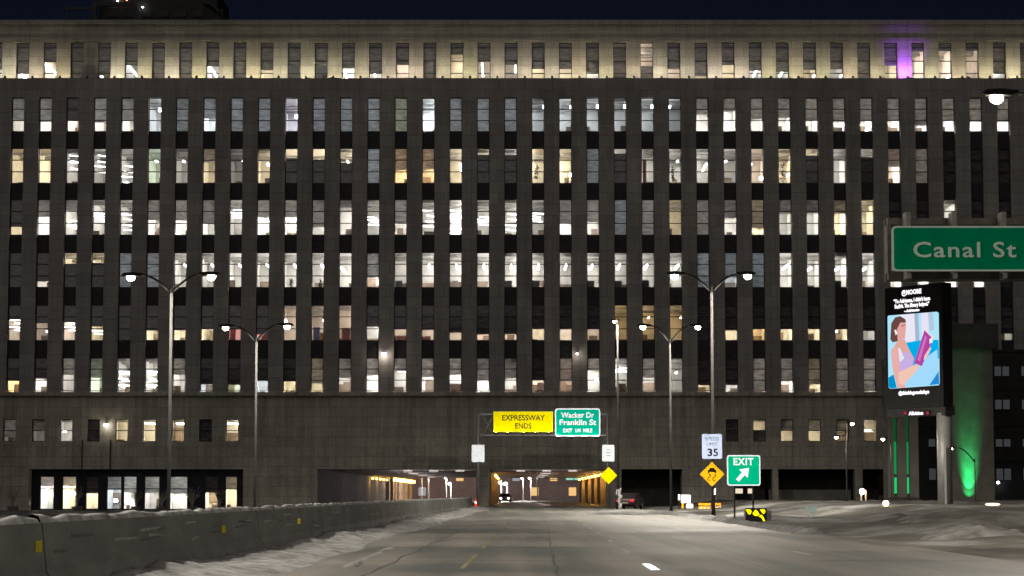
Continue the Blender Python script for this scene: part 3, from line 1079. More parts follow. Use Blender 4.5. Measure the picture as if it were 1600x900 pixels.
amber_row(TR1, [287, 298, 309, 321, 334, 348, 363, 380], -1, 95, every=2)
amber_row(TR0, [300, 325, 350], 1, 70)
amber_row(TL0, [352, 362, 372, 382, 392], 1, 90, columns=False, every=2)
for y in (300, 330, 365):  # white ceiling lamps added to brighten the tunnel ceilings
    for a, b in ((TL0, TL1), (TR0, TR1)):
        f = MB().box((a + b) / 2 - .6, (a + b) / 2 + .6, y, y + .25, TZ - .12, TZ - .01).build('ceiling_light', emit('tunnel_white', (1, .85, .8), .7), bld)
        light('lamp_light', 'POINT', ((a + b) / 2, y + 2, TZ - 1.4), bld, 300 if a < TR0 - 1 else 200, (1, .84, .82) if a < TR0 - 1 else (1, .70, .62), radius=.3)
light('lamp_light', 'POINT', (TL0 + 8, YF + 20, TZ - .7), bld, 70, (.95, .95, 1), radius=.3)  # added fill light without a fitting, lifts the left tunnel
for xx in (-12, -9, -6, 1, 4, 7):  # more added lamps, to brighten the ceiling near the mouths
    light('lamp_light', 'POINT', (xx, YF + 9, TZ - .6), bld, 75, (1, .92, .88), radius=.2)
    MB().box(xx - .5, xx + .5, YF + 8.8, YF + 9.2, TZ - .16, TZ - .02).build('ceiling_light', emit('tunnel_white', (1, .85, .8), .7), bld)
# ------------------------------------------------------------------ roof plant
Yr = 272.0
zr0 = Z_TOP - .9
rx = lambda px: at(px, 20, Yr).x
rz = lambda py: at(200, py, Yr).z
t = thing('rooftop_plant', (rx(240), Yr, zr0), 'dark plant enclosure with a steel frame on the roof at upper left', 'plant room')
MB().box(rx(152), rx(338), Yr + 1, Yr + 12, zr0, rz(-18)).build('housing', M_roof, t)
MB().box(rx(338), rx(346), Yr + 1.5, Yr + 9, zr0, rz(10)).build('duct', M_dsteel, t)
MB().tube([(rx(318), Yr + .7, rz(2)), (rx(330), Yr + .7, rz(6)), (rx(340), Yr + .7, rz(16)), (rx(342), Yr + .7, rz(30))], .28, 10).build('bent_duct', M_dsteel, t)
MB().box(rx(145), rx(150), Yr, Yr + .4, zr0, rz(-2)).build('post', M_dsteel, t)
MB().box(rx(145), rx(212), Yr - .01, Yr + .35, rz(9), rz(3)).build('beam', M_dsteel, t)
MB().box(rx(104), rx(144.9), Yr, Yr + .3, rz(15), rz(11)).build('beam', M_dsteel, t)
MB().box(rx(104), rx(107), Yr + .05, Yr + .3, zr0, rz(14.9)).build('post', M_dsteel, t)
for k in range(6):
    xx = rx(165 + k * 27)
    MB().box(xx, xx + 1.2, Yr + .85, Yr + .99, rz(24), rz(14)).build('louvre', M_dsteel, t)
for px, py, c in ((184, 1, M_white), (198, 0, emit('warning_lamp', (1, .3, .15), 8)), (223, 11, M_cool)):
    P = at(px, py, Yr + .6)
    MB().ellipsoid(P, (.10, .10, .08), 8, 5).build('lamp', c, t)

# ------------------------------------------------------------------ street lamps
M_lens = emit('street_lamp_lens', (1.0, 0.83, 0.60), 60)
M_pole = surf('lamp_pole_aluminium', (0.014, 0.014, 0.014), .8, .15, 1.2)


def cobra(mb_parent, P, d, power, scale=1.0):
    """One cobra head at P, its neck coming from direction -d (unit x direction)."""
    s = scale
    body = MB()
    prof = [(-.55, .10), (.0, .16), (.45, .13), (.62, .02), (.45, -.05), (-.3, -.05), (-.55, .02)]
    body.prism([(P.x + d * a * s, P.z + (b + .1) * s) for a, b in prof], 'y', P.y - .18 * s, P.y + .18 * s)
    hd = body.build('lamp_head', M_pole, mb_parent)
    MB().ellipsoid((P.x + d * .12 * s, P.y, P.z - .02 * s), (.22 * s, .19 * s, .19 * s), 12, 8).build('lens', M_lens, hd, smooth=True)
    light('lamp_light', 'SPOT', (P.x + d * .12 * s, P.y, P.z - .25), mb_parent, power, (1.0, .91, .77), (0, 0, -1), R(178), .35, .25)


def street_lamp(px, top_py, heads, Y, label, base=None, power=9500, r=.105, mat=None, scale=1.0, arms=True, group='twin arm street lamps along the expressway'):
    top = at(px, top_py, Y)
    zb = base if base is not None else hill(top.x, Y) - .05
    t = thing('street_lamp', (top.x, Y, zb), label, 'street lamp', group)
    MB().tube([(top.x, Y, zb), (top.x, Y, zb + .5), (top.x, Y, top.z)], [r * 1.3, r, r * .62], 10).build('pole', mat or M_pole, t, smooth=True)
    MB().box(top.x - r * 1.8, top.x + r * 1.8, Y - r * 1.8, Y + r * 1.8, zb, zb + .12).build('base_plate', mat or M_pole, t)
    for hx, hy in heads:
        P = at(hx, hy, Y)
        d = 1 if P.x > top.x else -1
        L = abs(P.x - top.x)
        if L > .2 and arms:
            pts = []
            for k in range(8):
                s = k / 7
                pts.append((top.x + d * (L - .5) * s, Y, top.z - .35 + (P.z + .1 - top.z + .35) * math.sin(s * math.pi / 2)))
            MB().tube(pts, [.07 - .02 * k / 7 for k in range(8)], 8).build('arm', mat or M_pole, t, smooth=True)
        cobra(t, P, d, power, scale)
    return t


street_lamp(268, 447, [(208, 433), (327, 432)], 122, 'tall twin arm street lamp at left, nearest to the camera on that side')
street_lamp(401, 526, [(355, 512), (446, 510)], 162, 'shorter looking twin arm street lamp just right of the tall left one')
street_lamp(1112, 447, [(1057, 431), (1165, 431)], 133, 'tall twin arm street lamp carrying the speed limit and slippery road signs')
street_lamp(1047, 529, [(1007, 511), (1088, 511)], 180, 'twin arm street lamp standing between the tunnel and the speed limit sign')
street_lamp(965, 508, [(962, 502)], 205, 'slim street lamp beside the right tunnel mouth with white wrapping at its foot', base=0, power=9500, r=.10, scale=.7, group=None)
# the row goes on beside and behind the camera
street_lamp(1680, 160, [(1563, 152), (1797, 152)], 61, 'street lamp at the upper right edge glaring near the top floors', power=2600, scale=.85, base=.3)
for (xx, yy, lab) in ((-18.5, 68, 'street lamp out of frame at left, second beyond the barrier'), (-18, 40, 'street lamp out of frame at left, beside the camera'),
                      (15.5, 18, 'street lamp out of frame at right, beside the camera')):
    px = 800 + xx * ppm(yy)
    py = 772 - 11.6 * ppm(yy)
    s = 2.2 * ppm(yy)
    street_lamp(px, py + .5 * ppm(yy), [(px - s, py), (px + s, py)], yy, lab, power=12000 if xx < 0 else 5500, base=-.4 if xx < 0 else .3)

# lamps on the cross street in front of the right half
t = street_lamp(1322, 672, [(1308, 683), (1330, 662)], 222, 'dark twin lamp post in front of the lit base windows at right', base=0, power=260, r=.08, mat=M_dsteel, scale=.75, group=None)
street_lamp(1392, 690, [(1381, 686)], 226, 'dark single lamp post just left of the green lit slots', base=0, power=200, r=.07, mat=M_dsteel, scale=.75, group=None)
street_lamp(1523, 716, [(1487, 701)], 215, 'dark lamp post with a curved arm before the green lit pylon', base=0, power=200, r=.07, mat=M_dsteel, scale=.75, group=None)

# ------------------------------------------------------------------ headlights of the car the photograph is taken from
for sx in (-.65, .65):
    light('headlight', 'SPOT', (sx, 1.6, .68), None, 2300, (.95, .97, 1.0), (AX + .03, 1, .006), R(17), 1.0, .06)

# ------------------------------------------------------------------ signs
S_green = sheeting('sheeting_green', (0.0, 0.36, 0.17), .9)
S_greenfar = sheeting('sheeting_teal', (0.0, 0.48, 0.33), 1)
S_greendull = sheeting('sheeting_green_dull', (0.0, 0.19, 0.09), .4)
S_white = sheeting('sheeting_white', (0.80, 0.84, 0.84), .75)
S_whitefar = sheeting('sheeting_white_far', (0.80, 0.84, 0.84), 1.0, .165)
S_yellowfar = sheeting('sheeting_yellow_far', (0.88, 0.62, 0.0), 1.1, .15)
S_whitedull = sheeting('sheeting_white_dull', (0.42, 0.56, 0.49), .4)
S_blue = sheeting('sheeting_white_cold', (0.60, 0.68, 0.86), .85)
S_yellow = sheeting('sheeting_yellow', (0.88, 0.72, 0.0), 1.2)
S_amber = sheeting('sheeting_amber', (0.80, 0.42, 0.01), 1)
S_orange = sheeting('sheeting_orange', (0.90, 0.34, 0.02), 1.1, .16)
M_ink = surf('sign_ink', (0.02, 0.018, 0.015), .5, .3, 3)


def rrect(cx, cz, w, h, r, n=5):
    pts = []
    for sx, sz, a0 in ((1, 1, 0), (-1, 1, 90), (-1, -1, 180), (1, -1, 270)):
        for k in range(n + 1):
            a = R(a0 + 90 * k / n)
            pts.append((cx + sx * (w / 2 - r) + r * math.cos(a), cz + sz * (h / 2 - r) + r * math.sin(a)))
    return pts


def to_mesh(o):
    """Letters as a plain mesh object instead of a font curve."""
    bpy.context.view_layer.update()
    me = bpy.data.meshes.new_from_object(o.evaluated_get(bpy.context.evaluated_depsgraph_get()))
    n = bpy.data.objects.new(o.name, me)
    n.location, n.rotation_euler = o.location.copy(), o.rotation_euler.copy()
    nm = o.name.split('.')[0]
    bpy.data.objects.remove(o)
    n.name = nm
    col.objects.link(n)
    return n


def text(s, cx, cz, y, cap, mat, parent, width=None, bold=.0, name='lettering', spacing=1.0):
    cu = bpy.data.curves.new(name, 'FONT')
    cu.body = s
    cu.align_x = 'CENTER'
    cu.size = cap / 0.70
    cu.offset = bold
    cu.extrude = .004
    cu.space_character = spacing
    cu.resolution_u = 3
    cu.materials.append(mat)
    o = bpy.data.objects.new(name, cu)
    o.location = Vector((cx, y, cz - cap / 2)) - worg(parent)
    o.rotation_euler = (R(90), 0, 0)
    col.objects.link(o)
    o = to_mesh(o)
    if width:
        bpy.context.view_layer.update()
        w0 = o.dimensions.x
        if w0 > 0:
            o.scale = (width / w0, 1, 1)
    o.parent = parent
    return o


def sign_panel(name, px0, py0, px1, py1, Y, label, face, border, back=M_steel, bw=.05, radius=.1, cat='sign', group=None):
    a, b = at(px0, py1, Y), at(px1, py0, Y)
    cx, cz, w, h = (a.x + b.x) / 2, (a.z + b.z) / 2, b.x - a.x, b.z - a.z
    t = thing(name, (cx, Y, a.z), label, cat, group)
    MB().prism(rrect(cx, cz, w, h, radius), 'y', Y, Y + .04).build('back_plate', back, t)
    if border:
        MB().prism(rrect(cx, cz, w - .005, h - .005, radius), 'y', Y - .012, Y - .001).build('border', border, t)
        MB().prism(rrect(cx, cz, w - 2 * bw, h - 2 * bw, max(.02, radius - bw * .6)), 'y', Y - .02, Y - .0125).build('face', face, t)
    else:
        MB().prism(rrect(cx, cz, w - .005, h - .005, radius), 'y', Y - .02, Y - .001).build('face', face, t)
    return t, cx, cz, w, h


# overhead gantry at the tunnel
YG = 236.0
g1 = thing('sign_gantry', at(845, 795, YG), 'steel sign gantry spanning the road in front of the tunnels', 'gantry')
gp = lambda px, py: at(px, py, YG)
for px in (747, 949):
    a = gp(px, 645)
    MB().tube([(a.x, YG, 0), (a.x, YG, a.z)], .16 if px < 800 else .12, 10).build('post', M_steel, g1, smooth=True)
for py in (647, 680):
    a, b = gp(750, py), gp(948, py)
    MB().box(a.x, b.x, YG + .1, YG + .2, a.z - .06, a.z + .06).build('chord', M_steel, g1)
    MB().box(a.x, b.x, YG + .9, YG + 1.0, a.z - .06, a.z + .06).build('chord', M_steel, g1)
for k in range(10):
    pa, pb = 752 + k * 19.5, 752 + (k + 1) * 19.5
    za, zb = (680, 647) if k % 2 else (647, 680)
    MB().tube([gp(pa, za) + Vector((0, .15, 0)), gp(pb, zb) + Vector((0, .15, 0))], .035, 6).build('brace', M_steel, g1)
MB().tube([gp(755, 680) + Vector((0, .05, 0)), gp(769, 652) + Vector((0, .05, 0))], .035, 6).build('brace', M_steel, g1)
for px, b in ((775, 676), (793, 676), (817, 676), (838, 676), (857, 676), (872, 683), (892, 683), (912, 683), (931, 683)):
    a = gp(px, b)
    q = MB().box(a.x - .03, a.x + .03, YG - 1.3, YG + .1, a.z - .20, a.z - .14).box(a.x - .2, a.x + .2, YG - 1.5, YG - 1.3, a.z - .22, a.z - .10)
    q.build('sign_light', M_dsteel, g1)
    light('sign_light_beam', 'SPOT', (a.x, YG - 1.4, a.z - .05), g1, 42 if px < 860 else 30, (1, .95, .85), (0, 1.4, 1.3), R(120), .8, .1)

t, cx, cz, w, h = sign_panel('road_sign', 771, 643, 864, 675, YG, 'yellow overhead sign reading EXPRESSWAY ENDS', S_yellow, sheeting('sheeting_yellow_rim', (.92, .8, .03), 1.2), bw=.09, radius=.06)
text('EXPRESSWAY', cx, cz + .42, YG - .03, .55, M_ink, t, 4.35, .01)
text('ENDS', cx, cz - .42, YG - .03, .55, M_ink, t, 1.65, .01)
t, cx, cz, w, h = sign_panel('road_sign', 867, 638, 938, 682, YG, 'teal green overhead sign for Wacker Dr and Franklin St', S_greenfar, S_whitefar, bw=.13, radius=.3)
text('Wacker Dr', cx, cz + .76, YG - .03, .55, S_whitefar, t, 3.4, .02)
text('Franklin St', cx, cz + .02, YG - .03, .55, S_whitefar, t, 3.75, .02)
text('EXIT  1/4  MILE', cx, cz - .82, YG - .03, .38, S_whitefar, t, 3.0, .02)
t, cx, cz, w, h = sign_panel('road_sign', 737, 695, 757, 722, YG - .3, 'glaring white sign on the left post of the gantry', S_whitefar, None, radius=.1)
t, cx, cz, w, h = sign_panel('road_sign', 941, 695, 960, 721, YG - .3, 'white plate on the right post of the gantry above a yellow diamond', S_whitefar, None, radius=.1)
for k, (yy, ww) in enumerate(((.35, .45), (.05, .5), (-.25, .45))):
    MB().box(cx - ww / 2, cx + ww / 2, YG - .33, YG - .325, cz + yy - .03, cz + yy + .03).build('print_line', surf('faded_print', (.42, .44, .45), .6), t)


def diamond(px, py, half, Y, label, face, ink=None):
    c = at(px, py, Y)
    hz = half / ppm(Y)
    t = thing('warning_sign', (c.x, Y, c.z - hz), label, 'sign')
    def dia(s, r=.12):
        pts = []
        for k in range(4):
            a = R(90 * k)
            for da in (-1, 0, 1):
                p = Vector((math.cos(a), math.sin(a))) * (s - r * .6 * abs(da)) + Vector((-math.sin(a), math.cos(a))) * (r * .6 * da)
                pts.append((c.x + p.x, c.z + p.y))
        return pts
    MB().prism(dia(hz), 'y', Y, Y + .03).build('back_plate', M_steel, t)
    if ink:
        MB().prism(dia(hz - .03), 'y', Y - .008, Y - .001).build('rim', ink, t)
        MB().prism(dia(hz - .075), 'y', Y - .016, Y - .009).build('face', face, t)
    else:
        MB().prism(dia(hz - .01), 'y', Y - .016, Y - .001).build('face', face, t)
    return t, c, hz


diamond(951, 743, 13.5, YG - .3, 'plain yellow diamond sign at the right side of the tunnel mouth', S_yellowfar)

YS = 132.75
t, cx, cz, w, h = sign_panel('road_sign', 1097, 678, 1128, 717, YS, 'white SPEED LIMIT 35 sign on the tall right lamp post', S_blue, None, radius=.07)
M_fade = surf('faded_sign_ink', (.30, .33, .42), .6, .3, 4)
text('SPEED', cx, cz + .44, YS - .025, .20, M_fade, t, .80, .0)
text('LIMIT', cx, cz + .13, YS - .025, .18, M_fade, t, .62, .0)
text('3', cx - .12, cz - .34, YS - .025, .42, M_ink, t, .27, .012)
text('5', cx + .21, cz - .34, YS - .025, .42, M_ink, t, .27, .012)
t, c, hz = diamond(1112.5, 741, 19.5, YS, 'amber diamond slippery road sign below the speed limit sign', S_amber, None)
q = MB()
q.prism([(c.x - .24, c.z + .12), (c.x + .24, c.z + .12), (c.x + .24, c.z + .22), (c.x + .17, c.z + .24), (c.x + .12, c.z + .36), (c.x - .12, c.z + .36), (c.x - .17, c.z + .24), (c.x - .24, c.z + .22)], 'y', YS - .024, YS - .017)
q.box(c.x - .24, c.x - .15, YS - .024, YS - .017, c.z + .05, c.z + .119).box(c.x + .15, c.x + .24, YS - .024, YS - .017, c.z + .05, c.z + .119)
q.build('car_symbol', M_ink, t)
for sx in (-.17, .12):
    pts = [(c.x + sx + .10 * math.sin(k * .85), YS - .03, c.z + .02 - k * .052) for k in range(9)]
    MB().tube(pts, .022, 5).build('skid_mark', M_ink, t)
P = at(1117, 768, YS)
q = MB().box(P.x - .05, P.x + .05, YS, YS + .03, P.z - .18, P.z + .18)
tag(q.build('reflector_plate', S_whitefar), 'small white upright plate on the lamp post under the slippery sign', 'plate')

YE = 112.0
t, cx, cz, w, h = sign_panel('exit_sign', 1136, 711, 1188, 759, YE, 'green EXIT sign with a white arrow pointing up right', S_green, S_white, bw=.06, radius=.12)
text('EXIT', cx - .02, cz + .43, YE - .025, .33, S_white, t, .98, .018, spacing=1.15)
ar = [(-.40, -.48), (-.26, -.62), (.06, -.28), (.20, -.42), (.28, .10), (-.24, .02), (-.09, -.13)]
MB().prism([(cx + a * .95, cz + b * .95 + .03) for a, b in ar], 'y', YE - .028, YE - .021).build('arrow', S_white, t)
for sx in (-.45, .45):
    zb = hill(cx + sx, YE)
    MB().box(cx + sx - .04, cx + sx + .04, YE + .042, YE + .12, zb - .1, cz + .6).build('post', M_dsteel, t)

# street name sign on a cantilever at the right
YC = 45.0
cs = thing('street_name_sign', at(1500, 424, YC), 'green overhead Canal St sign with a pale rim at the right edge', 'sign')
ca, cb = at(1394, 424, YC), at(1650, 353, YC)
cx, cz, w, h = (ca.x + cb.x) / 2, (ca.z + cb.z) / 2, cb.x - ca.x, cb.z - ca.z
MB().prism(rrect(cx, cz, w, h, .09), 'y', YC, YC + .04).build('back_plate', M_steel, cs)
MB().prism(rrect(cx, cz, w - .004, h - .004, .09), 'y', YC - .012, YC - .001).build('border', S_whitedull, cs)
MB().prism(rrect(cx, cz, w - .08, h - .08, .06), 'y', YC - .02, YC - .0125).build('face', S_greendull, cs)
p = at(1506, 390, YC)
text('Canal St', p.x, p.z, YC - .03, .30, S_whitedull, cs, (1588 - 1423) / ppm(YC) * .98, .006, spacing=1.12)
cg = thing('sign_cantilever', (at(1720, 600, YC).x, YC + .6, 0), 'dark overhead steel frame that carries the Canal St sign', 'sign frame')
M_frm = surf('weathered_steel', (.10, .095, .085), .7, .3, 3.0, metal=.2)
fx0, fx1 = at(1386, 400, YC + .6).x, at(1720, 400, YC + .6).x
for pt, pb in ((342, 352), (424, 438)):
    z1, z0 = at(1400, pt, YC + .6).z, at(1400, pb, YC + .6).z
    MB().box(fx0, fx1, YC + .45, YC + .62, z0, z1).build('chord', M_frm, cg)
    MB().box(fx0, fx1, YC + .80, YC + .92, z0, z1).build('chord', M_frm, cg)
z1, z0 = at(1400, 343, YC + .6).z, at(1400, 437, YC + .6).z
MB().box(fx0 - .01, fx0 + .06, YC + .46, YC + .91, z0 + .12, z1 - .12).build('end_post', M_frm, cg)
for px in (1421, 1493, 1571, 1640):
    xx = at(px, 400, YC).x
    MB().box(xx - .045, xx + .045, YC + .06, YC + .44, z0 - .02, z1 + .09).build('hanger', surf('hanger_steel', (.17, .165, .15), .6, .2, 3), cg)
for k in range(6):
    a = fx0 + .1 + k * .62
    MB().tube([(a, YC + .53, z0 + .05), (a + .31, YC + .86, z0 + .05), (a + .62, YC + .53, z0 + .05)], .025, 5).build('brace', M_frm, cg)
MB().tube([(fx1 + .1, YC + .9, hill(fx1, YC) - .1), (fx1 + .1, YC + .9, z1 + .3)], .2, 12).build('column', M_steel, cg, smooth=True)

# ------------------------------------------------------------------ digital billboard
YB0, YB1 = 152.2, 147.8
BL, BR = at(1383, 540, YB0), at(1472, 540, YB1)
uvec = Vector((BR.x - BL.x, BR.y - BL.y, 0))
blen = uvec.length
uvec.normalize()
nvec = Vector((uvec.y, -uvec.x, 0))          # towards the road
if nvec.y > 0:
    nvec = -nvec
zt = at(1428, 446, 150).z
zb = at(1428, 637, 150).z
bb = thing('digital_billboard', (BL.x, BL.y, 0), 'tall lit digital billboard on a thick steel post at right', 'billboard', rz=math.atan2(uvec.y, uvec.x))


def onboard(px, py):
    """Photo pixel -> (along, up) on the billboard's face."""
    o = Vector((0, 0, EYE))
    d = at(px, py, 100) - o
    k = (Vector((BL.x, BL.y, 0)) - o).dot(nvec) / d.dot(nvec)
    p = o + d * k
    return ((p - Vector((BL.x, BL.y, 0))).dot(uvec), p.z)


MB().box(0, blen, .05, .9, zb, zt).build('cabinet', M_black, bb, local=True)
MB().box(-.08, blen + .08, .12, .95, zb - .55, zb - .01).build('catwalk', M_dsteel, bb, local=True)
layer = [0]


def led(name, pts, c, s=.9, parent=None):
    layer[0] += 1
    y = .045 - .004 * layer[0]
    MB().prism([onboard(*p) for p in pts], 'y', y, y + .003).build(name, emit('led_%02d' % layer[0], c, s), parent or bb, local=True)


led('screen_picture', [(1386, 495), (1388, 493), (1463, 487), (1466, 489), (1467.5, 599), (1466, 602), (1390, 607.5), (1387.5, 605)], (.42, .78, .95), 1.0)
led('screen_picture', [(1405, 492), (1428, 490), (1430, 532), (1406, 540)], (.86, .84, .96), .95)
led('screen_picture', [(1428, 490), (1434, 489.6), (1436, 533), (1430, 534)], (.48, .58, .78), .8)
led('screen_picture', [(1439, 489.3), (1449, 488.5), (1451, 531), (1440, 533)], (.86, .80, .97), .95)
led('screen_picture', [(1450, 488.6), (1457, 488), (1459, 515), (1452, 518)], (.55, .68, .86), .85)
led('screen_picture', [(1411, 536), (1437, 532), (1466, 531), (1467, 560), (1430, 575), (1412, 570)], (.0, .42, .82), 1.0)
led('screen_picture', [(1388, 590), (1396, 585), (1401, 606), (1391, 607), (1388, 604)], (.0, .34, .72), .85)
led('screen_picture', [(1412, 604), (1428, 580), (1445, 560), (1464, 546), (1466.5, 580), (1452, 602)], (.36, .70, .98), 1.0)
led('screen_picture', [(1452, 602), (1466.5, 580), (1467.3, 600)], (.02, .30, .80), .85)
led('screen_picture', [(1392, 547), (1398, 540), (1404, 542), (1407, 570), (1408, 584), (1415, 606), (1402, 606), (1394, 575)], (.95, .50, .47), .85)       # arm and shoulder
led('screen_picture', [(1398, 540), (1403, 530), (1414, 531), (1418, 541), (1428, 560), (1424, 576), (1407, 580), (1404, 556)], (.88, .46, .40), .85)     # chest and neck
led('screen_picture', [(1404, 556), (1409, 552), (1418, 549), (1427, 562), (1426, 577), (1407, 585)], (.66, .50, .90), .85)                                # top
led('screen_picture', [(1403, 543), (1407, 545), (1413, 560), (1406, 566)], (.90, .86, .98), .9)
led('screen_picture', [(1404, 582), (1427, 571), (1435, 568), (1436, 575), (1412, 602), (1404, 598)], (.98, .62, .50), .9)                                # forearm
led('screen_picture', [(1404, 500), (1412, 498), (1416, 508), (1415, 520), (1414, 530), (1404, 531), (1400, 520)], (.92, .45, .42), .85)                   # face
led('screen_picture', [(1391.5, 530), (1393, 505), (1399, 496), (1407, 494), (1415, 499), (1416, 504), (1407, 504), (1402, 514), (1403, 533), (1395, 535)], (.20, .09, .07), .7)   # hair
led('screen_picture', [(1397.5, 516), (1400.5, 515), (1403, 521), (1400, 524)], (.98, .88, .88), .95)                                                      # ear piece
led('screen_picture', [(1408.5, 509), (1415, 506.5), (1415, 508), (1409, 510.5)], (.45, .16, .15), .7)
led('screen_picture', [(1429, 567), (1445, 516), (1459, 529), (1441, 572)], (.56, .07, .44), .8)                                                           # tube held in the hand
led('screen_picture', [(1445, 516), (1446, 514.5), (1461, 527.5), (1459, 530)], (.85, .80, .84), .9)
led('screen_picture', [(1434, 562), (1446, 524), (1449, 527), (1438, 565)], (.72, .20, .60), .85)
led('screen_picture', [(1453, 530), (1458, 527), (1458, 535), (1453, 537)], (.95, .92, .97), .95)
led('screen_picture', [(1444, 563), (1445, 556), (1454, 542), (1456, 544), (1451, 555), (1446, 561)], (.97, .62, .56), .9)                                # fingers
W_led = emit('led_text', (1, .96, 1), 1.3)


def btext(s, px, py, cap_px, wid_px, name='lettering'):
    u, z = onboard(px, py)
    u0, _ = onboard(px - wid_px / 2, py)
    u1, _ = onboard(px + wid_px / 2, py)
    cu = bpy.data.curves.new(name, 'FONT')
    cu.body = s
    cu.align_x = 'CENTER'
    cap = cap_px / 24.0
    cu.size = cap / .7
    cu.offset = .02
    cu.extrude = .003
    cu.resolution_u = 2
    cu.materials.append(W_led)
    o = bpy.data.objects.new(name, cu)
    o.rotation_euler = (R(90), 0, 0)
    col.objects.link(o)
    o = to_mesh(o)
    bpy.context.view_layer.update()
    o.scale = ((u1 - u0) / max(o.dimensions.x, .01), 1, 1)
    o.location = (u, .03, z - cap / 2)
    o.parent = bb
    return o


btext('@MOORE', 1423.5, 456, 7.0, 31)
btext('"To Adrienne, I didn\'t have', 1424, 468.5, 5.6, 57)
btext('English. The library helped."', 1424, 476.5, 5.6, 54)
btext('- Adrienne', 1424, 484.8, 3.6, 24)
btext('@thinkingweekdays', 1427, 613, 5.2, 48)
MB().box(onboard(1412, 645)[0], onboard(1452, 645)[0], .02, .11, onboard(1430, 649)[1], onboard(1430, 641)[1]).build('name_plate', M_black, bb, local=True)
o = btext('Allvision', 1431, 645.5, 5.0, 23, 'name_lettering')
o.location.y = .012
for px in (1414, 1449):
    u, z = onboard(px, 645.5)
    MB().ellipsoid((u, .01, z), (.13, .03, .11), 10, 6).build('red_dot', emit('red_dot', (.8, .05, .12), .5), bb, local=True)
pa, _ = onboard(1466, 700)
PB = Vector((BL.x, BL.y, 0)) + uvec * pa
pole_w = 11.5 / 24.3
MB().tube([(pa, .55, .2), (pa, .55, zb - .4)], pole_w, 16).build('post', M_steel, bb, local=True, smooth=True)
MB().box(pa + .1, pa + .5, .2, .45, .4, at(1470, 700, 149).z).build('conduit', M_steel, bb, local=True)

# ------------------------------------------------------------------ pylons and block at right
YP = 232.0
XP = lambda px, Y=YP: at(px, 700, Y).x
ZP = lambda py, Y=YP: at(1500, py, Y).z
M_pyl = surf('pylon_concrete', (0.17, 0.165, 0.145), .85, .2, .6, bump=.3, bscale=6)
py1 = thing('concrete_pylon', (XP(1515), YP, 0), 'broad concrete pylon washed by a green floodlight behind the billboard post', 'pylon')
MB().box(XP(1479), XP(1553), YP, YP + 5, -.2, ZP(545)).build('shaft', M_pyl, py1)
MB().box(XP(1474), XP(1562), YP - .4, YP + 5.4, ZP(545), ZP(506)).build('cap', M_dark, py1)
MB().box(XP(1479) - .3, XP(1553) + .3, YP - .3, YP - .002, -.2, ZP(783)).build('plinth', M_dark, py1)
a = at(1517, 781, YP - .8)
q = MB().tube([(a.x, YP - 1.05, a.z - .35), (a.x, YP - 1.0, a.z - .02)], [.1, .14], 10)
q.build('floodlight', M_dsteel, py1)
GREEN = (.03, 1.0, .26)
for aim, cone, pw in (((0, 1, .9), 62, 260), ((0, 1, 2.2), 44, 2400), ((0, 1, 4.4), 31, 3600), ((0, 1, 8), 18, 3200)):
    light('floodlight_beam', 'SPOT', (a.x, YP - 1.0, a.z + .05), py1, pw, GREEN, aim, R(cone), .9, .04)
py2 = thing('concrete_pylon', (XP(1411), YP, 0), 'narrow concrete pylon with two green lit slots left of the billboard post', 'pylon')
x0, x1 = XP(1387), XP(1435)
sl = [(XP(1396.5), XP(1402)), (XP(1416.5), XP(1421))]
zt2 = ZP(560)
for (a, b) in ((x0, sl[0][0]), (sl[0][1], sl[1][0]), (sl[1][1], x1)):
    MB().box(a, b, YP, YP + 3, -.2, zt2).build('shaft', M_pyl, py2)
MB().box(x0 + .01, x1 - .01, YP + .5, YP + 2.9, -.15, zt2 - .1).build('core', M_pyl, py2)
MB().box(x0 - .05, x1 + .05, YP - .25, YP - .003, -.2, ZP(777)).build('plinth', M_dark, py2)
for k, (a, b) in enumerate(sl):
    for (pa_, pb_, e) in ((771, 746, .6), (741, 690, .25), (689, 642, .07)):  # glow steps down upward, painting green light that fades in the slots
        MB().box(a + .06, b - .06, YP + .25, YP + .32, ZP(pa_), ZP(pb_)).build('slot_glow', emit('green_slot_glow_%d' % int(e * 100), GREEN, e), py2)

YK = 244.0
XK = lambda px: at(px, 700, YK).x
ZK = lambda py: at(1500, py, YK).z
db = thing('office_block', (XK(1600), YK, 0), 'dark low block with pale paired windows at the right edge', 'building')
M_dblk = surf('dark_brick', (0.035, 0.034, 0.033), .8, .25, 1.0)
MB().box(XK(1437), XK(1760), YK, YK + 9, -.2, ZK(548)).build('wall', M_dblk, db)
MB().box(XK(1437) - .1, XK(1760), YK - .15, YK - .002, ZK(550), ZK(546)).build('coping', M_dblk, db)
M_dw = emit('dim_window', (.72, .76, .82), .055)
for py, ph in ((580, 17), (632, 17), (692, 14), (741, 20)):
    for px in (1450, 1555, 1597, 1640, 1682):
        x0, x1 = XK(px), XK(px + 25)
        z0, z1 = ZK(py + ph / 2), ZK(py - ph / 2)
        f = put('window', frame_mesh(x1 - x0, z1 - z0, ()), db, (x0 - XK(1600), -.05, z0))
        for k in range(2):
            me = MB().box(.08 + k * (x1 - x0) / 2, (x1 - x0) / 2 * (k + 1) - .08, .03, .045, .08, z1 - z0 - .08).mesh('pane')
            me.materials.append(M_dw)
            put('pane', me, f)
for py in (603, 660, 715):
    MB().box(XK(1437), XK(1760), YK - .1, YK - .003, ZK(py + 6), ZK(py - 6)).build('spandrel', M_dblk, db)
P = at(1560, 754, YK - 1)
q = MB().box(P.x - .1, P.x + .1, YK - .9, YK, P.z + .1, P.z + .2).build('wall_lamp', M_dsteel, db)
MB().ellipsoid((P.x, YK - .9, P.z), (.16, .14, .13), 8, 5).build('lens', M_cool, q)

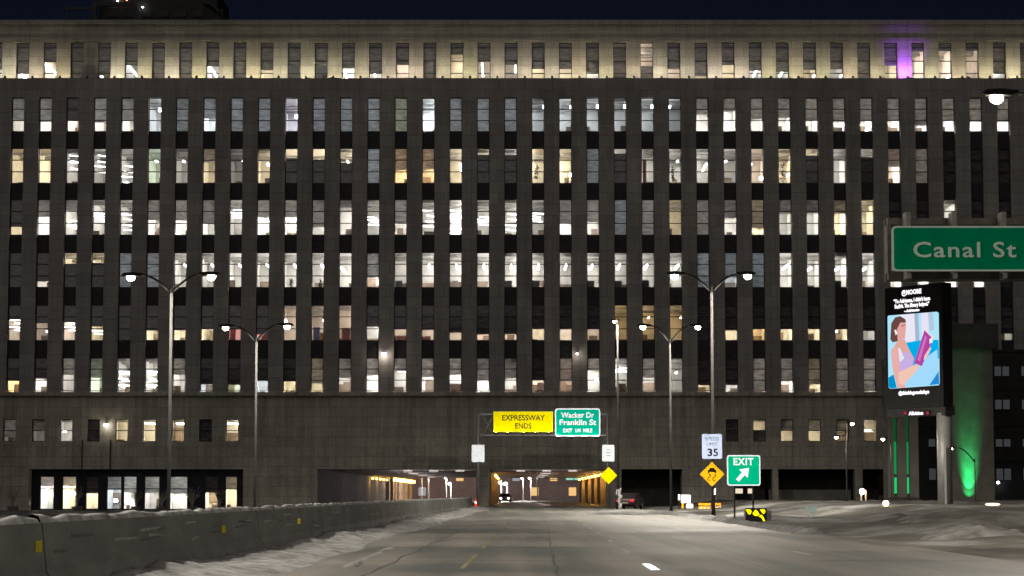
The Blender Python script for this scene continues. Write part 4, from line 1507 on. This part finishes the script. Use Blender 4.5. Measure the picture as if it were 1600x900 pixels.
# ------------------------------------------------------------------ left barrier wall, in cast lengths
seg_len = 11.7
y = 7.2
BH = .97
prof = [(0.0, -.05), (0.03, .08), (0.17, .33), (0.24, BH), (0.50, BH), (0.60, -.05)]
n = 0
refl = {30.0: .675, 47.6: .636, 62.6: .62}
names = ['nearest', 'second', 'third', 'fourth', 'fifth', 'sixth', 'seventh', 'eighth', 'ninth', 'tenth', 'eleventh', 'twelfth', 'thirteenth', 'fourteenth', 'fifteenth', 'sixteenth', 'seventeenth', 'eighteenth', 'nineteenth', 'twentieth']
XBAR = -6.75
while y < 225:
    y1 = y + seg_len - .09
    has = [k for k in refl if y <= k < y1]
    t = thing('concrete_barrier', (road_x(XBAR, y), y, 0), names[n] + ' length of left concrete barrier from the camera' + (', with a yellow reflector' if has else ''), 'barrier', 'lengths of the left roadside barrier')
    q = MB()
    vs = [(road_x(XBAR + (.6 - a), y), y, b) for a, b in [(0.6 - p[0], p[1]) for p in prof]]
    vs = [(road_x(XBAR - (p[0]) + .45, y), y, p[1]) for p in prof] + [(road_x(XBAR - p[0] + .45, y1), y1, p[1]) for p in prof]
    m = len(prof)
    fs = [tuple(range(m)), tuple(range(2 * m - 1, m - 1, -1))] + [(i, m + i, m + (i + 1) % m, (i + 1) % m) for i in range(m)]
    q.add(vs, fs)
    q.build('wall', M_barrier, t)
    q = MB()
    rn = random.Random(n)
    K = 24
    for k in range(K + 1):
        yy = y + (y1 - y) * k / K
        hh = (.085 + rn.uniform(-.03, .035)) * (1 if y < 150 else .8)
        q.v += [(road_x(XBAR + .45 - .26, yy), yy, BH - .005), (road_x(XBAR + .45 - .30, yy), yy, BH + hh * .8), (road_x(XBAR + .45 - .38, yy), yy, BH + hh), (road_x(XBAR + .45 - .46, yy), yy, BH + hh * .7), (road_x(XBAR + .45 - .49, yy), yy, BH - .005)]
    for k in range(K):
        for i in range(4):
            q.f.append((5 * k + i, 5 * k + i + 5, 5 * k + i + 6, 5 * k + i + 1))
            q.m.append(0)
    q.build('snow_cap', M_snow, t, smooth=True)
    if y < 110:
        for k in range(7):                                # scuffs left by tyres and ploughs
            ys, zs = rn.uniform(y + .3, y1 - 2.5), rn.uniform(.42, .85)
            xs_ = lambda z: XBAR + .45 - .17 - .07 * (z - .33) / (BH - .33) + .006
            ln, dz = rn.uniform(.5, 2.2), rn.uniform(-.05, .05)
            q = MB()
            q.add([(road_x(xs_(zs), ys), ys, zs), (road_x(xs_(zs + dz), ys + ln), ys + ln, zs + dz), (road_x(xs_(zs + dz + .03), ys + ln), ys + ln, zs + dz + .03), (road_x(xs_(zs + .05), ys), ys, zs + .05)], [(0, 1, 2, 3)])
            q.build('scuff', surf('tyre_scuff' if k % 3 else 'salt_scuff', (.05, .05, .05) if k % 3 else (.19, .19, .18), .8, .4, 6), t)
    for k in has:
        z = refl[k]
        xf = road_x(XBAR + .45 - .17 - .07 * (z - .33) / .72, k) + .015
        q = MB().box(xf - .01, xf + .07, k, k + .012, z - .075, z + .075)
        q.build('reflector', sheeting('sheeting_reflector', (.55, .44, .04), .45), t)
    y += seg_len
    n += 1

# ------------------------------------------------------------------ shrubs and planters before the storefront
M_twig = surf('frosted_twig', (.32, .30, .27), .8, .3, 5)
M_pot = surf('planter', (.10, .09, .085), .7, .3, 3)
M_leaf = surf('evergreen_leaf', (.07, .10, .045), .7, .4, 4)


def shrub(px, Y, h, spread, label, leafy):
    P = at(px, 797, Y)
    z0 = hill(P.x, Y)
    t = thing('bare_shrub' if not leafy else 'evergreen_shrub', (P.x, Y, z0), label, 'shrub', 'shrubs in front of the storefront')
    MB().prism([(P.x - .5, Y - .4), (P.x + .5, Y - .4), (P.x + .5, Y + .4), (P.x - .5, Y + .4)], 'z', z0 - .1, z0 + .45).build('planter', M_pot, t)
    rn = random.Random(px)
    q = MB()
    lf = MB()
    for k in range(26):
        a = rn.uniform(0, 6.28)
        s = spread * rn.uniform(.3, 1)
        tip = Vector((P.x + s * math.cos(a), Y + s * .6 * math.sin(a), z0 + .4 + h * rn.uniform(.5, 1)))
        mid = Vector((P.x + s * .35 * math.cos(a), Y + s * .2 * math.sin(a), z0 + .4 + h * .4))
        q.tube([(P.x, Y, z0 + .4), mid, tip], [.03, .022, .01], 4, cap=False)
        for j in range(3):
            b = mid.lerp(tip, rn.uniform(.2, .9))
            e = b + Vector((rn.uniform(-.35, .35), rn.uniform(-.2, .2), rn.uniform(0, .35)))
            q.tube([b, e], [.014, .006], 4, cap=False)
            if leafy:
                for _ in range(9):
                    c = b.lerp(e, rn.uniform(0, 1)) + Vector((rn.uniform(-.1, .1), rn.uniform(-.1, .1), rn.uniform(-.08, .1)))
                    d = Vector((rn.uniform(-1, 1), rn.uniform(-1, 1), rn.uniform(-.4, 1))).normalized() * .13
                    s2 = d.cross(Vector((0, 0, 1))) * .4
                    lf.add([c, c + d * .5 + s2, c + d, c + d * .5 - s2], [(0, 1, 2, 3)])
    q.build('stems', M_twig, t)
    if leafy:
        lf.build('foliage', M_leaf, t)


for px, hh, sp, leafy, lab in ((20, 2.2, 1.1, False, 'bare shrub left of the lit storefront'), (120, 2.3, .8, False, 'bare shrub between the two leftmost storefront windows'),
                               (213, 1.9, .9, True, 'leafy shrub before the middle of the storefront'), (252, 1.8, 1.1, False, 'low bare shrub right of the middle storefront window'),
                               (300, 2.2, 1.2, False, 'tall bare shrub before the right part of the storefront'), (343, 1.9, .9, True, 'leafy shrub before the last two storefront windows')):
    shrub(px, YF - 2.5, hh, sp, lab, leafy)

# ------------------------------------------------------------------ small things by the exit gore
M_red = sheeting('sheeting_red', (.75, .05, .03), 1)


def barricade(px, py0, py1, wpx, Y, label):
    a, b = at(px - wpx / 2, py1, Y), at(px + wpx / 2, py0, Y)
    z0 = hill((a.x + b.x) / 2, Y)
    t = thing('traffic_barricade', ((a.x + b.x) / 2, Y, z0), label, 'barricade', 'orange barricades on the exit gore')
    hb = (b.z - a.z)
    for k in range(2):
        z1 = b.z - k * hb * .6
        MB().box(a.x, b.x, Y - .03, Y, z1 - hb * .42, z1).build('board', S_orange, t)
        for j in range(3):
            xx = a.x + (b.x - a.x) * (.12 + .3 * j)
            MB().prism([(xx, z1 - hb * .41), (xx + .08, z1 - hb * .41), (xx + .2, z1 - .01), (xx + .12, z1 - .01)], 'y', Y - .036, Y - .031).build('stripe', S_whitefar if k else S_amber, t)
    for s in (a.x + .04, b.x - .04):
        MB().box(s - .03, s + .03, Y + .002, Y + .06, z0 - .05, b.z + .02).build('leg', M_dsteel, t)


barricade(1101, 786, 795, 19, 196, 'wider of two orange barricades below the slippery road sign')
barricade(1120, 786, 795, 13, 200, 'narrower orange barricade right of the wider one')
YW = 190.0
t, cx, cz, w, h = sign_panel('road_sign', 1064, 773, 1079, 786, YW, 'small square white sign low between the lamp posts', S_whitefar, None, radius=.04)
MB().box(cx - .03, cx + .03, YW + .042, YW + .1, hill(cx, YW) - .1, cz).build('post', M_dsteel, t)
t, cx, cz, w, h = sign_panel('road_sign', 1072, 787, 1083, 794, YW, 'low pinkish white plate below the small square sign', S_whitefar, None, radius=.1)
MB().box(cx - .03, cx + .03, YW + .042, YW + .1, hill(cx, YW) - .1, cz).build('post', M_dsteel, t)
for px, py, m, lab, hh in ((1061, 777, S_whitefar, 'slim white delineator left of the small square sign', 9), (1066.5, 790, S_amber, 'slim amber delineator under the small square sign', 8)):
    P = at(px, py, YW - .2)
    z0 = hill(P.x, YW)
    t = thing('delineator_post', (P.x, YW - .2, z0), lab, 'delineator')
    hz = hh / 2 / ppm(YW)
    MB().tube([(P.x, YW - .2, z0 - .1), (P.x, YW - .2, P.z + hz)], .035, 8).build('post', M_dsteel, t)
    MB().box(P.x - .08, P.x + .08, YW - .26, YW - .24, P.z - hz, P.z + hz).build('reflector', m, t)

YO = 108.0
P = at(1182, 805, YO)
t = thing('crash_cushion', (P.x, YO, hill(P.x, YO)), 'black and yellow marker board on the snowy exit gore below the EXIT sign', 'marker')
u = 1 / ppm(YO)
MB().box(P.x - 17 * u, P.x + 16 * u, YO, YO + .06, hill(P.x, YO) - .1, P.z + 11 * u).build('board', M_black, t)
MB().box(P.x - 14 * u, P.x + 14 * u, YO + .07, YO + 1.6, hill(P.x, YO) - .1, P.z + 7 * u).build('cushion', M_conc, t)
sh = [[(-16, 9), (-9, 9), (-7.5, 6), (-9, 2), (-12, 1), (-15, 5)], [(-6.5, 2), (-1.5, 9), (2, 6), (5, 1), (1, -1), (-3, -1)], [(5, 9), (13, 9), (14, 5), (11, 1.5), (8.5, 4)],
      [(3, -1.5), (8, 1), (11, -3), (13.5, -9), (11, -11), (8.5, -5)]]
for s in sh:
    MB().prism([(P.x + a * u, P.z + b * u) for a, b in s], 'y', YO - .02, YO - .001).build('yellow_patch', S_yellow, t)
P = at(1201, 804, YO + 2)
t = thing('utility_box', (P.x, YO + 2, hill(P.x, YO + 2)), 'grey ribbed utility box right of the yellow marker board', 'utility box')
MB().box(P.x - 4.5 * u, P.x + 4.5 * u, YO + 2, YO + 2.4, hill(P.x, YO + 2) - .1, P.z + 7 * u).build('case', M_steel, t)
for k in range(3):
    xx = P.x + (-3 + 3 * k) * u
    MB().box(xx - .02, xx + .02, YO + 1.97, YO + 1.999, P.z - 5 * u, P.z + 6 * u).build('rib', M_conc, t)

YH = 118.0
P = at(1268, 803, YH)
u = 1 / ppm(YH)
P.z = hill(P.x, YH) + 11 * u
t = thing('litter_bin', (P.x, YH, hill(P.x, YH)), 'pale tapered stand on the exit ramp before the dark opening', 'bin')
MB().prism([(P.x - 4 * u, P.z - 3 * u), (P.x + 4 * u, P.z - 3 * u), (P.x + 6.5 * u, P.z + 4 * u), (P.x - 6.5 * u, P.z + 4 * u)], 'y', YH - .15, YH + .15).build('bin', S_whitedull, t)
MB().box(P.x - 7.5 * u, P.x + 7.5 * u, YH - .18, YH + .18, P.z + 4.1 * u, P.z + 6 * u).build('rim', S_whitedull, t)
MB().box(P.x - 1.5 * u, P.x + 1.5 * u, YH - .06, YH + .06, hill(P.x, YH) - .1, P.z - 3.1 * u).build('stem', S_whitedull, t)

# white wrapping round the foot of the slim lamp
P0 = at(968, 800, 204.6)
t = thing('snow_caked_post', (P0.x, 204.6, 0), 'post caked in white snow and tape at the foot of the slim lamp', 'post')
MB().tube([(P0.x, 204.6, 0), (P0.x, 204.6, at(968, 764, 204.6).z)], .14, 8).build('post', M_steel, t)
rn = random.Random(21)
for k in range(22):
    py = 801 - k * 1.75
    c = at(968 + rn.uniform(-1.6, 1.6), py, 204.4)
    r = rn.uniform(.05, .12)
    MB().ellipsoid(c, (r, .12, r * rn.uniform(.8, 1.6)), 7, 5).build('snow_clump', sheeting('sheeting_tape', (.6, .58, .57), .5), t)
for dx, py in ((-4.2, 767), (-5, 771), (3.2, 775), (2.6, 788)):
    c = at(968 + dx, py, 204.4)
    MB().ellipsoid(c, (.07, .08, .13), 7, 5).build('snow_clump', sheeting('sheeting_tape', (.6, .58, .57), .5), t)

# traffic cone by the tunnel divider
P = at(743, 798, 215)
t = thing('traffic_cone', (P.x, 215, 0), 'red orange traffic cone at the foot of the left gantry post', 'cone')
MB().tube([(P.x, 215, .04), (P.x, 215, .95)], [.2, .05], 12).build('cone', M_red, t)
MB().box(P.x - .26, P.x + .26, 214.74, 215.26, 0, .04).build('base', M_black, t)
MB().tube([(P.x, 215, .5), (P.x, 215, .66)], [.137, .107], 12, cap=False).build('band', S_whitefar, t)


# ------------------------------------------------------------------ car stopped by the snow at the right tunnel
def car(loc, rz, label, paint, lit_tail=True, heads=False):
    t = thing('parked_car' if not heads else 'oncoming_car', loc, label, 'car', rz=rz)
    W = .9
    side = [(-2.2, .35), (-2.25, .75), (-2.1, .95), (-1.4, 1.0), (-.75, 1.42), (.6, 1.45), (1.35, 1.0), (2.1, .9), (2.25, .7), (2.2, .35), (1.75, .3), (-1.75, .3)]
    vs, fs = [], []
    for s in (-1, 1):
        for (a, b) in side:
            vs.append((s * (W - (.16 if b > 1.1 else .0)), a, b))
    m = len(side)
    fs = [tuple(range(m - 1, -1, -1)), tuple(range(m, 2 * m))] + [(i, (i + 1) % m, m + (i + 1) % m, m + i) for i in range(m)]
    o = MB().add(vs, fs).build('body', paint, t, local=True)
    mod = o.modifiers.new('bevel', 'BEVEL')
    mod.width, mod.segments = .06, 2
    MB().add([(-.66, -1.30, 1.05), (.66, -1.30, 1.05), (.60, -.82, 1.38), (-.60, -.82, 1.38)], [(0, 1, 2, 3)]).build('rear_window', M_black, t, local=True).location.y = -.03
    MB().add([(-.66, 1.28, 1.05), (.66, 1.28, 1.05), (.60, .68, 1.41), (-.60, .68, 1.41)], [(3, 2, 1, 0)]).build('windscreen', M_black, t, local=True).location.y = .03
    for s in (-1, 1):
        MB().add([(s * .90, -1.2, 1.02), (s * .90, 1.1, 1.02), (s * .76, .5, 1.38), (s * .76, -.7, 1.36)], [(0, 1, 2, 3)]).build('side_window', M_black, t, local=True).location.x = s * .012
        for yy in (-1.35, 1.4):
            w = MB().tube([(s * .72, yy, .33), (s * .92, yy, .33)], .33, 16).build('wheel', M_black, t, local=True)
            MB().tube([(s * .90, yy, .33), (s * .935, yy, .33)], .2, 12).build('rim', M_steel, w, local=True)
        MB().box(s * .62 - .18, s * .62 + .18, -2.29, -2.2, .66, .84).build('tail_light', emit('tail_light', (1, .03, .06), 1.2 if lit_tail else .15), t, local=True)
        MB().ellipsoid((s * .62, 2.24, .68), (.16, .06, .1), 8, 6).build('headlight', emit('headlight_on', (1, .95, .85), 25) if heads else M_steel, t, local=True)
    MB().box(-.3, .3, -2.30, -2.24, .5, .62).build('number_plate', M_conc, t, local=True)
    return t


P = at(984, 803, 212)
car((P.x, 212, 0), R(-14), 'dark red car with glowing tail light stopped beside the slim lamp post', surf('dark_red_paint', (.03, .006, .008), .35, .2, 2, spec=.5))

# ------------------------------------------------------------------ beyond the tunnels
YQ = 405.0
bw = thing('arcade_wall', (TL0 * 1.0, YQ, 0), 'amber lit arcade wall beyond the left tunnel', 'wall')
MB().box(TL0 - 1, TL0 + .2, YQ, 492, -.1, 5.2).build('wall', M_tun, bw)
for k in range(8):
    yy = YQ + 4 + k * 11
    MB().box(TL0 + .2, TL0 + .7, yy, yy + .8, -.1, 5.0).build('column', M_col, bw)
    MB().box(TL0 + .7, TL0 + 1.3, yy + .1, yy + .6, 3.6, 4.2).build('lamp', M_amber, bw)
    if k % 2 == 0:
        light('lamp_light', 'POINT', (TL0 + 1.6, yy + 4, 3.6), bw, 1500, (1, .52, .12), radius=.2)
fbk = thing('far_building', (0, 505, 0), 'dim brownish building far behind the tunnels with a few warm windows', 'building')
M_far = surf('far_brick', (.40, .33, .36), .85, .2, .3)
MB().box(-60, 60, 505, 525, -.2, 24).build('wall', M_far, fbk)
M_ww = emit('far_window', (1, .62, .25), .9)
M_wc = emit('far_window_cool', (.85, .9, 1), .35)
rn = random.Random(12)
for r in range(3):
    for k in range(22):
        xx, zz = -45 + k * 4.1, 1.0 + r * 3.2
        on = rn.random()
        f = MB().box(xx - .12, xx + 1.72, 504.8, 504.99, zz - .12, zz + 1.92).build('window', M_far, fbk)
        MB().box(xx, xx + 1.6, 504.74, 504.79, zz, zz + 1.8).build('pane', M_ww if on < .2 else M_wc if on < .35 else M_far, f)
t = thing('far_sign_gantry', at(860, 740, 425), 'far gantry with a pale green sign beyond the right tunnel', 'gantry')
a, b = at(840, 748, 425), at(912, 748, 425)
for py in (740, 749):
    MB().box(a.x, b.x, 425, 425.12, at(0, py, 425).z - .06, at(0, py, 425).z + .06).build('chord', M_steel, t)
for k in range(7):
    xx = a.x + (b.x - a.x) * k / 6
    MB().box(xx - .05, xx + .05, 424.9, 424.99, at(0, 749, 425).z, at(0, 739, 425).z).build('strut', M_steel, t)
for xx in (a.x, b.x):
    MB().box(xx - .12, xx + .12, 425.13, 425.4, 0, at(0, 738, 425).z).build('post', M_steel, t)
for p0, p1 in ((884.5, 896), (897.5, 906.5)):
    q0, q1 = at(p0, 750, 424.7), at(p1, 737.5, 424.7)
    MB().box(q0.x, q1.x, 424.6, 424.7, q0.z, q1.z).build('sign_face', emit('lit_far_sign', (.42, .95, .72), .75), t)


def far_lamp(px, py, Y, label, r=.2, power=300, m=M_cool):
    P = at(px, py, Y)
    t = thing('far_street_lamp', (P.x, Y, 0), label, 'street lamp', 'street lamps beyond the tunnels')
    MB().tube([(P.x + .3, Y + .2, 0), (P.x + .3, Y + .2, P.z + .35), (P.x, Y, P.z + .35)], .07, 8).build('pole', M_steel, t)
    MB().ellipsoid(P, (r, r, r * .9), 10, 6).build('globe', m, t)
    light('lamp_light', 'POINT', (P.x, Y - .6, P.z - .3), t, power, (1, .93, .9), radius=.25)


far_lamp(781, 754, 430, 'left one of two white globe lamps beyond the right tunnel', .26, 4000)
far_lamp(789.5, 756, 440, 'right one of two white globe lamps beyond the right tunnel', .32, 4000)
far_lamp(815, 747, 450, 'left lamp of the far white pair near the tunnel roof', .2, 2500)
far_lamp(827, 747, 455, 'right lamp of the far white pair near the tunnel roof', .22, 2500)
far_lamp(695, 746, 420, 'upper white lamp beyond the left tunnel', .2, 4000)
far_lamp(702, 756, 440, 'lower white lamp beyond the left tunnel', .24, 4000)
for px, y0, y1, lab in ((782, 738, 772, 'thin pale post inside the right tunnel view, leftmost'), (795.5, 738, 776, 'tall pale post beyond the right tunnel, right of the globe lamps'), (801.5, 776, 791, 'short pale post low beyond the right tunnel'),
                        (659, 737, 762, 'pale post beyond the left tunnel'), (669.5, 740, 768, 'white lit post right of the amber windows beyond the left tunnel')):
    P0, P1 = at(px, y1, 418), at(px, y0, 418)
    t = thing('marker_post', (P0.x, 418, 0), lab, 'post')
    MB().tube([(P0.x, 418, 0), (P0.x, 418, P1.z)], .09, 8).build('shaft', surf('white_post_paint', (.7, .66, .62), .6), t)
    MB().ellipsoid((P0.x, 418, P1.z + .06), (.11, .11, .1), 8, 5).build('cap', M_steel, t)
P = at(788, 787, 330)
car((P.x, 372, 0), R(180 - 2), 'oncoming car with white headlights in the right tunnel', surf('grey_paint', (.12, .12, .13), .35, .2, 2), lit_tail=False, heads=True)

# small lamps by the ramp
P = at(1347, 768, 205)
t = thing('bollard_lamp', (P.x, 205, hill(P.x, 205)), 'short twin post lamp glowing before the dark opening at right', 'lamp')
for dx in (-1.5, 6):
    xx = at(1347 + dx, 780, 205).x
    MB().tube([(xx, 205, hill(xx, 205) - .1), (xx, 205, at(0, 772 if dx < 0 else 766, 205).z)], .07, 8).build('post', M_steel, t)
MB().ellipsoid(P, (.24, .24, .27), 10, 6).build('globe', emit('warm_globe', (1, .75, .42), 20), t)
light('lamp_light', 'POINT', (P.x, 204.2, P.z), t, 120, (1, .72, .42), radius=.2)
YL = 128.0
P = at(1384, 790, YL)
zg = hill(P.x, YL)
P.z = max(P.z, zg + .16)
t = thing('ground_lamp', (P.x, YL, zg), 'low glowing lamp at the crest of the bank left of the billboard post', 'lamp')
MB().tube([(P.x, YL, zg - .1), (P.x, YL, P.z - .08)], .05, 8).build('post', M_dsteel, t)
MB().ellipsoid(P, (.17, .14, .15), 10, 6).build('globe', emit('warm_globe', (1, .75, .42), 20), t)
light('lamp_light', 'POINT', (P.x, YL - 1, P.z + .2), t, 60, (1, .72, .42), radius=.2)
YL = 118.0
P = at(1551, 797, YL)
zg = hill(P.x, YL)
t = thing('ground_lamp', (P.x, YL, zg), 'flat warm lamp lighting the snow at the right of the bank', 'lamp')
MB().box(P.x - .45, P.x + .45, YL, YL + .2, zg - .1, zg + .10).build('housing', M_dsteel, t)
MB().ellipsoid((P.x, YL - .02, zg + .12), (.40, .1, .07), 12, 5).build('lens', emit('warm_strip', (1, .74, .48), 3), t)
light('lamp_light', 'POINT', (P.x, YL - .8, zg + .4), t, 40, (1, .7, .42), radius=.2)

# ------------------------------------------------------------------ things seen through the windows
M_plant = surf('indoor_leaf', (.05, .075, .03), .6, .4, 4)


def potted_plant(x, y, z, h, w, label, seed):
    rn = random.Random(seed)
    t = thing('potted_plant', (x, y, z), label, 'plant', 'potted plants behind office windows')
    MB().tube([(x, y, z), (x, y, z + .35)], [.16, .21], 10).build('pot', M_furn, t)
    MB().tube([(x, y, z + .3), (x + .05, y, z + .3 + h * .5), (x - .02, y, z + .3 + h)], [.035, .025, .012], 6).build('stem', M_twig, t)
    q = MB()
    for k in range(60):
        f = rn.uniform(.25, 1)
        b = Vector((x, y, z + .3 + h * f))
        a = rn.uniform(0, 6.28)
        d = Vector((math.cos(a), .5 * math.sin(a), rn.uniform(-.3, .9))).normalized() * w * rn.uniform(.4, 1) * (1.25 - .6 * f)
        sd = Vector((-math.sin(a), math.cos(a), .3)).normalized() * .09
        m = b + d * .55
        q.add([b, m + sd, b + d, m - sd], [(0, 1, 2, 3)])
    q.build('foliage', M_plant, t)


for r, i, u, h, w, lab in ((3, 19, .45, 2.7, .6, 'tall leafy plant in the bright cream window of the third row, above the EXPRESSWAY sign'),
                           (3, 24, .40, 2.3, .55, 'bushy plant in a third row window right of the orange curtain'),
                           (3, 28, .45, 2.6, .6, 'plant in a third row window above the speed limit sign'),
                           (5, 10, .5, 1.3, .5, 'short pointed plant at a fifth row window, left one of two'),
                           (5, 11, .7, 1.1, .5, 'low plant at a fifth row window, right one of two')):
    z0, z1 = ROWZ[r]
    potted_plant(xl(i) + WW * u, YF + 1.15, z0 - .55, h, w, lab, i)


def coloured(r, i, u0, u1, v0, v1, c, d=.9, name='partition_screen'):
    z0, z1 = ROWZ[r]
    hh = z1 - z0
    MB().box(xl(i) + WW * u0, xl(i) + WW * u1, YF + .7 + d, YF + .75 + d, z0 + hh * (1 - v1), z0 + hh * (1 - v0)).build(name, surf('screen_%d_%d_%d' % (r, i, int(u0 * 10)), c, .7, .3, 2), bld)


coloured(3, 23, .12, .42, .3, 1.02, (.75, .18, .03), .1, 'curtain')
coloured(6, 8, .0, .45, .62, 1.05, (.55, .06, .05))
coloured(6, 9, .35, 1.0, .62, 1.05, (.55, .06, .05))
coloured(6, 11, .1, .6, .6, 1.05, (.10, .14, .40))
coloured(6, 11, .62, .95, .75, 1.05, (.65, .22, .04))
coloured(6, 12, .15, .85, .62, 1.05, (.50, .14, .10))
coloured(6, 14, .1, .9, .84, 1.05, (.50, .22, .18))
coloured(6, 15, .0, .6, .86, 1.05, (.50, .20, .18))
for i in (14, 18, 19, 21, 22, 23, 30):
    coloured(5, i, .05, .62, .78, 1.05, (.10, .11, .13), .6)
# downpipes on the base wall
for px in (128, 172):
    xx = X(px)
    MB().tube([(xx, YF - .2, Z_OP), (xx, YF - .2, Z_G0 + .2)], .08, 8).build('downpipe', M_dsteel, bld)
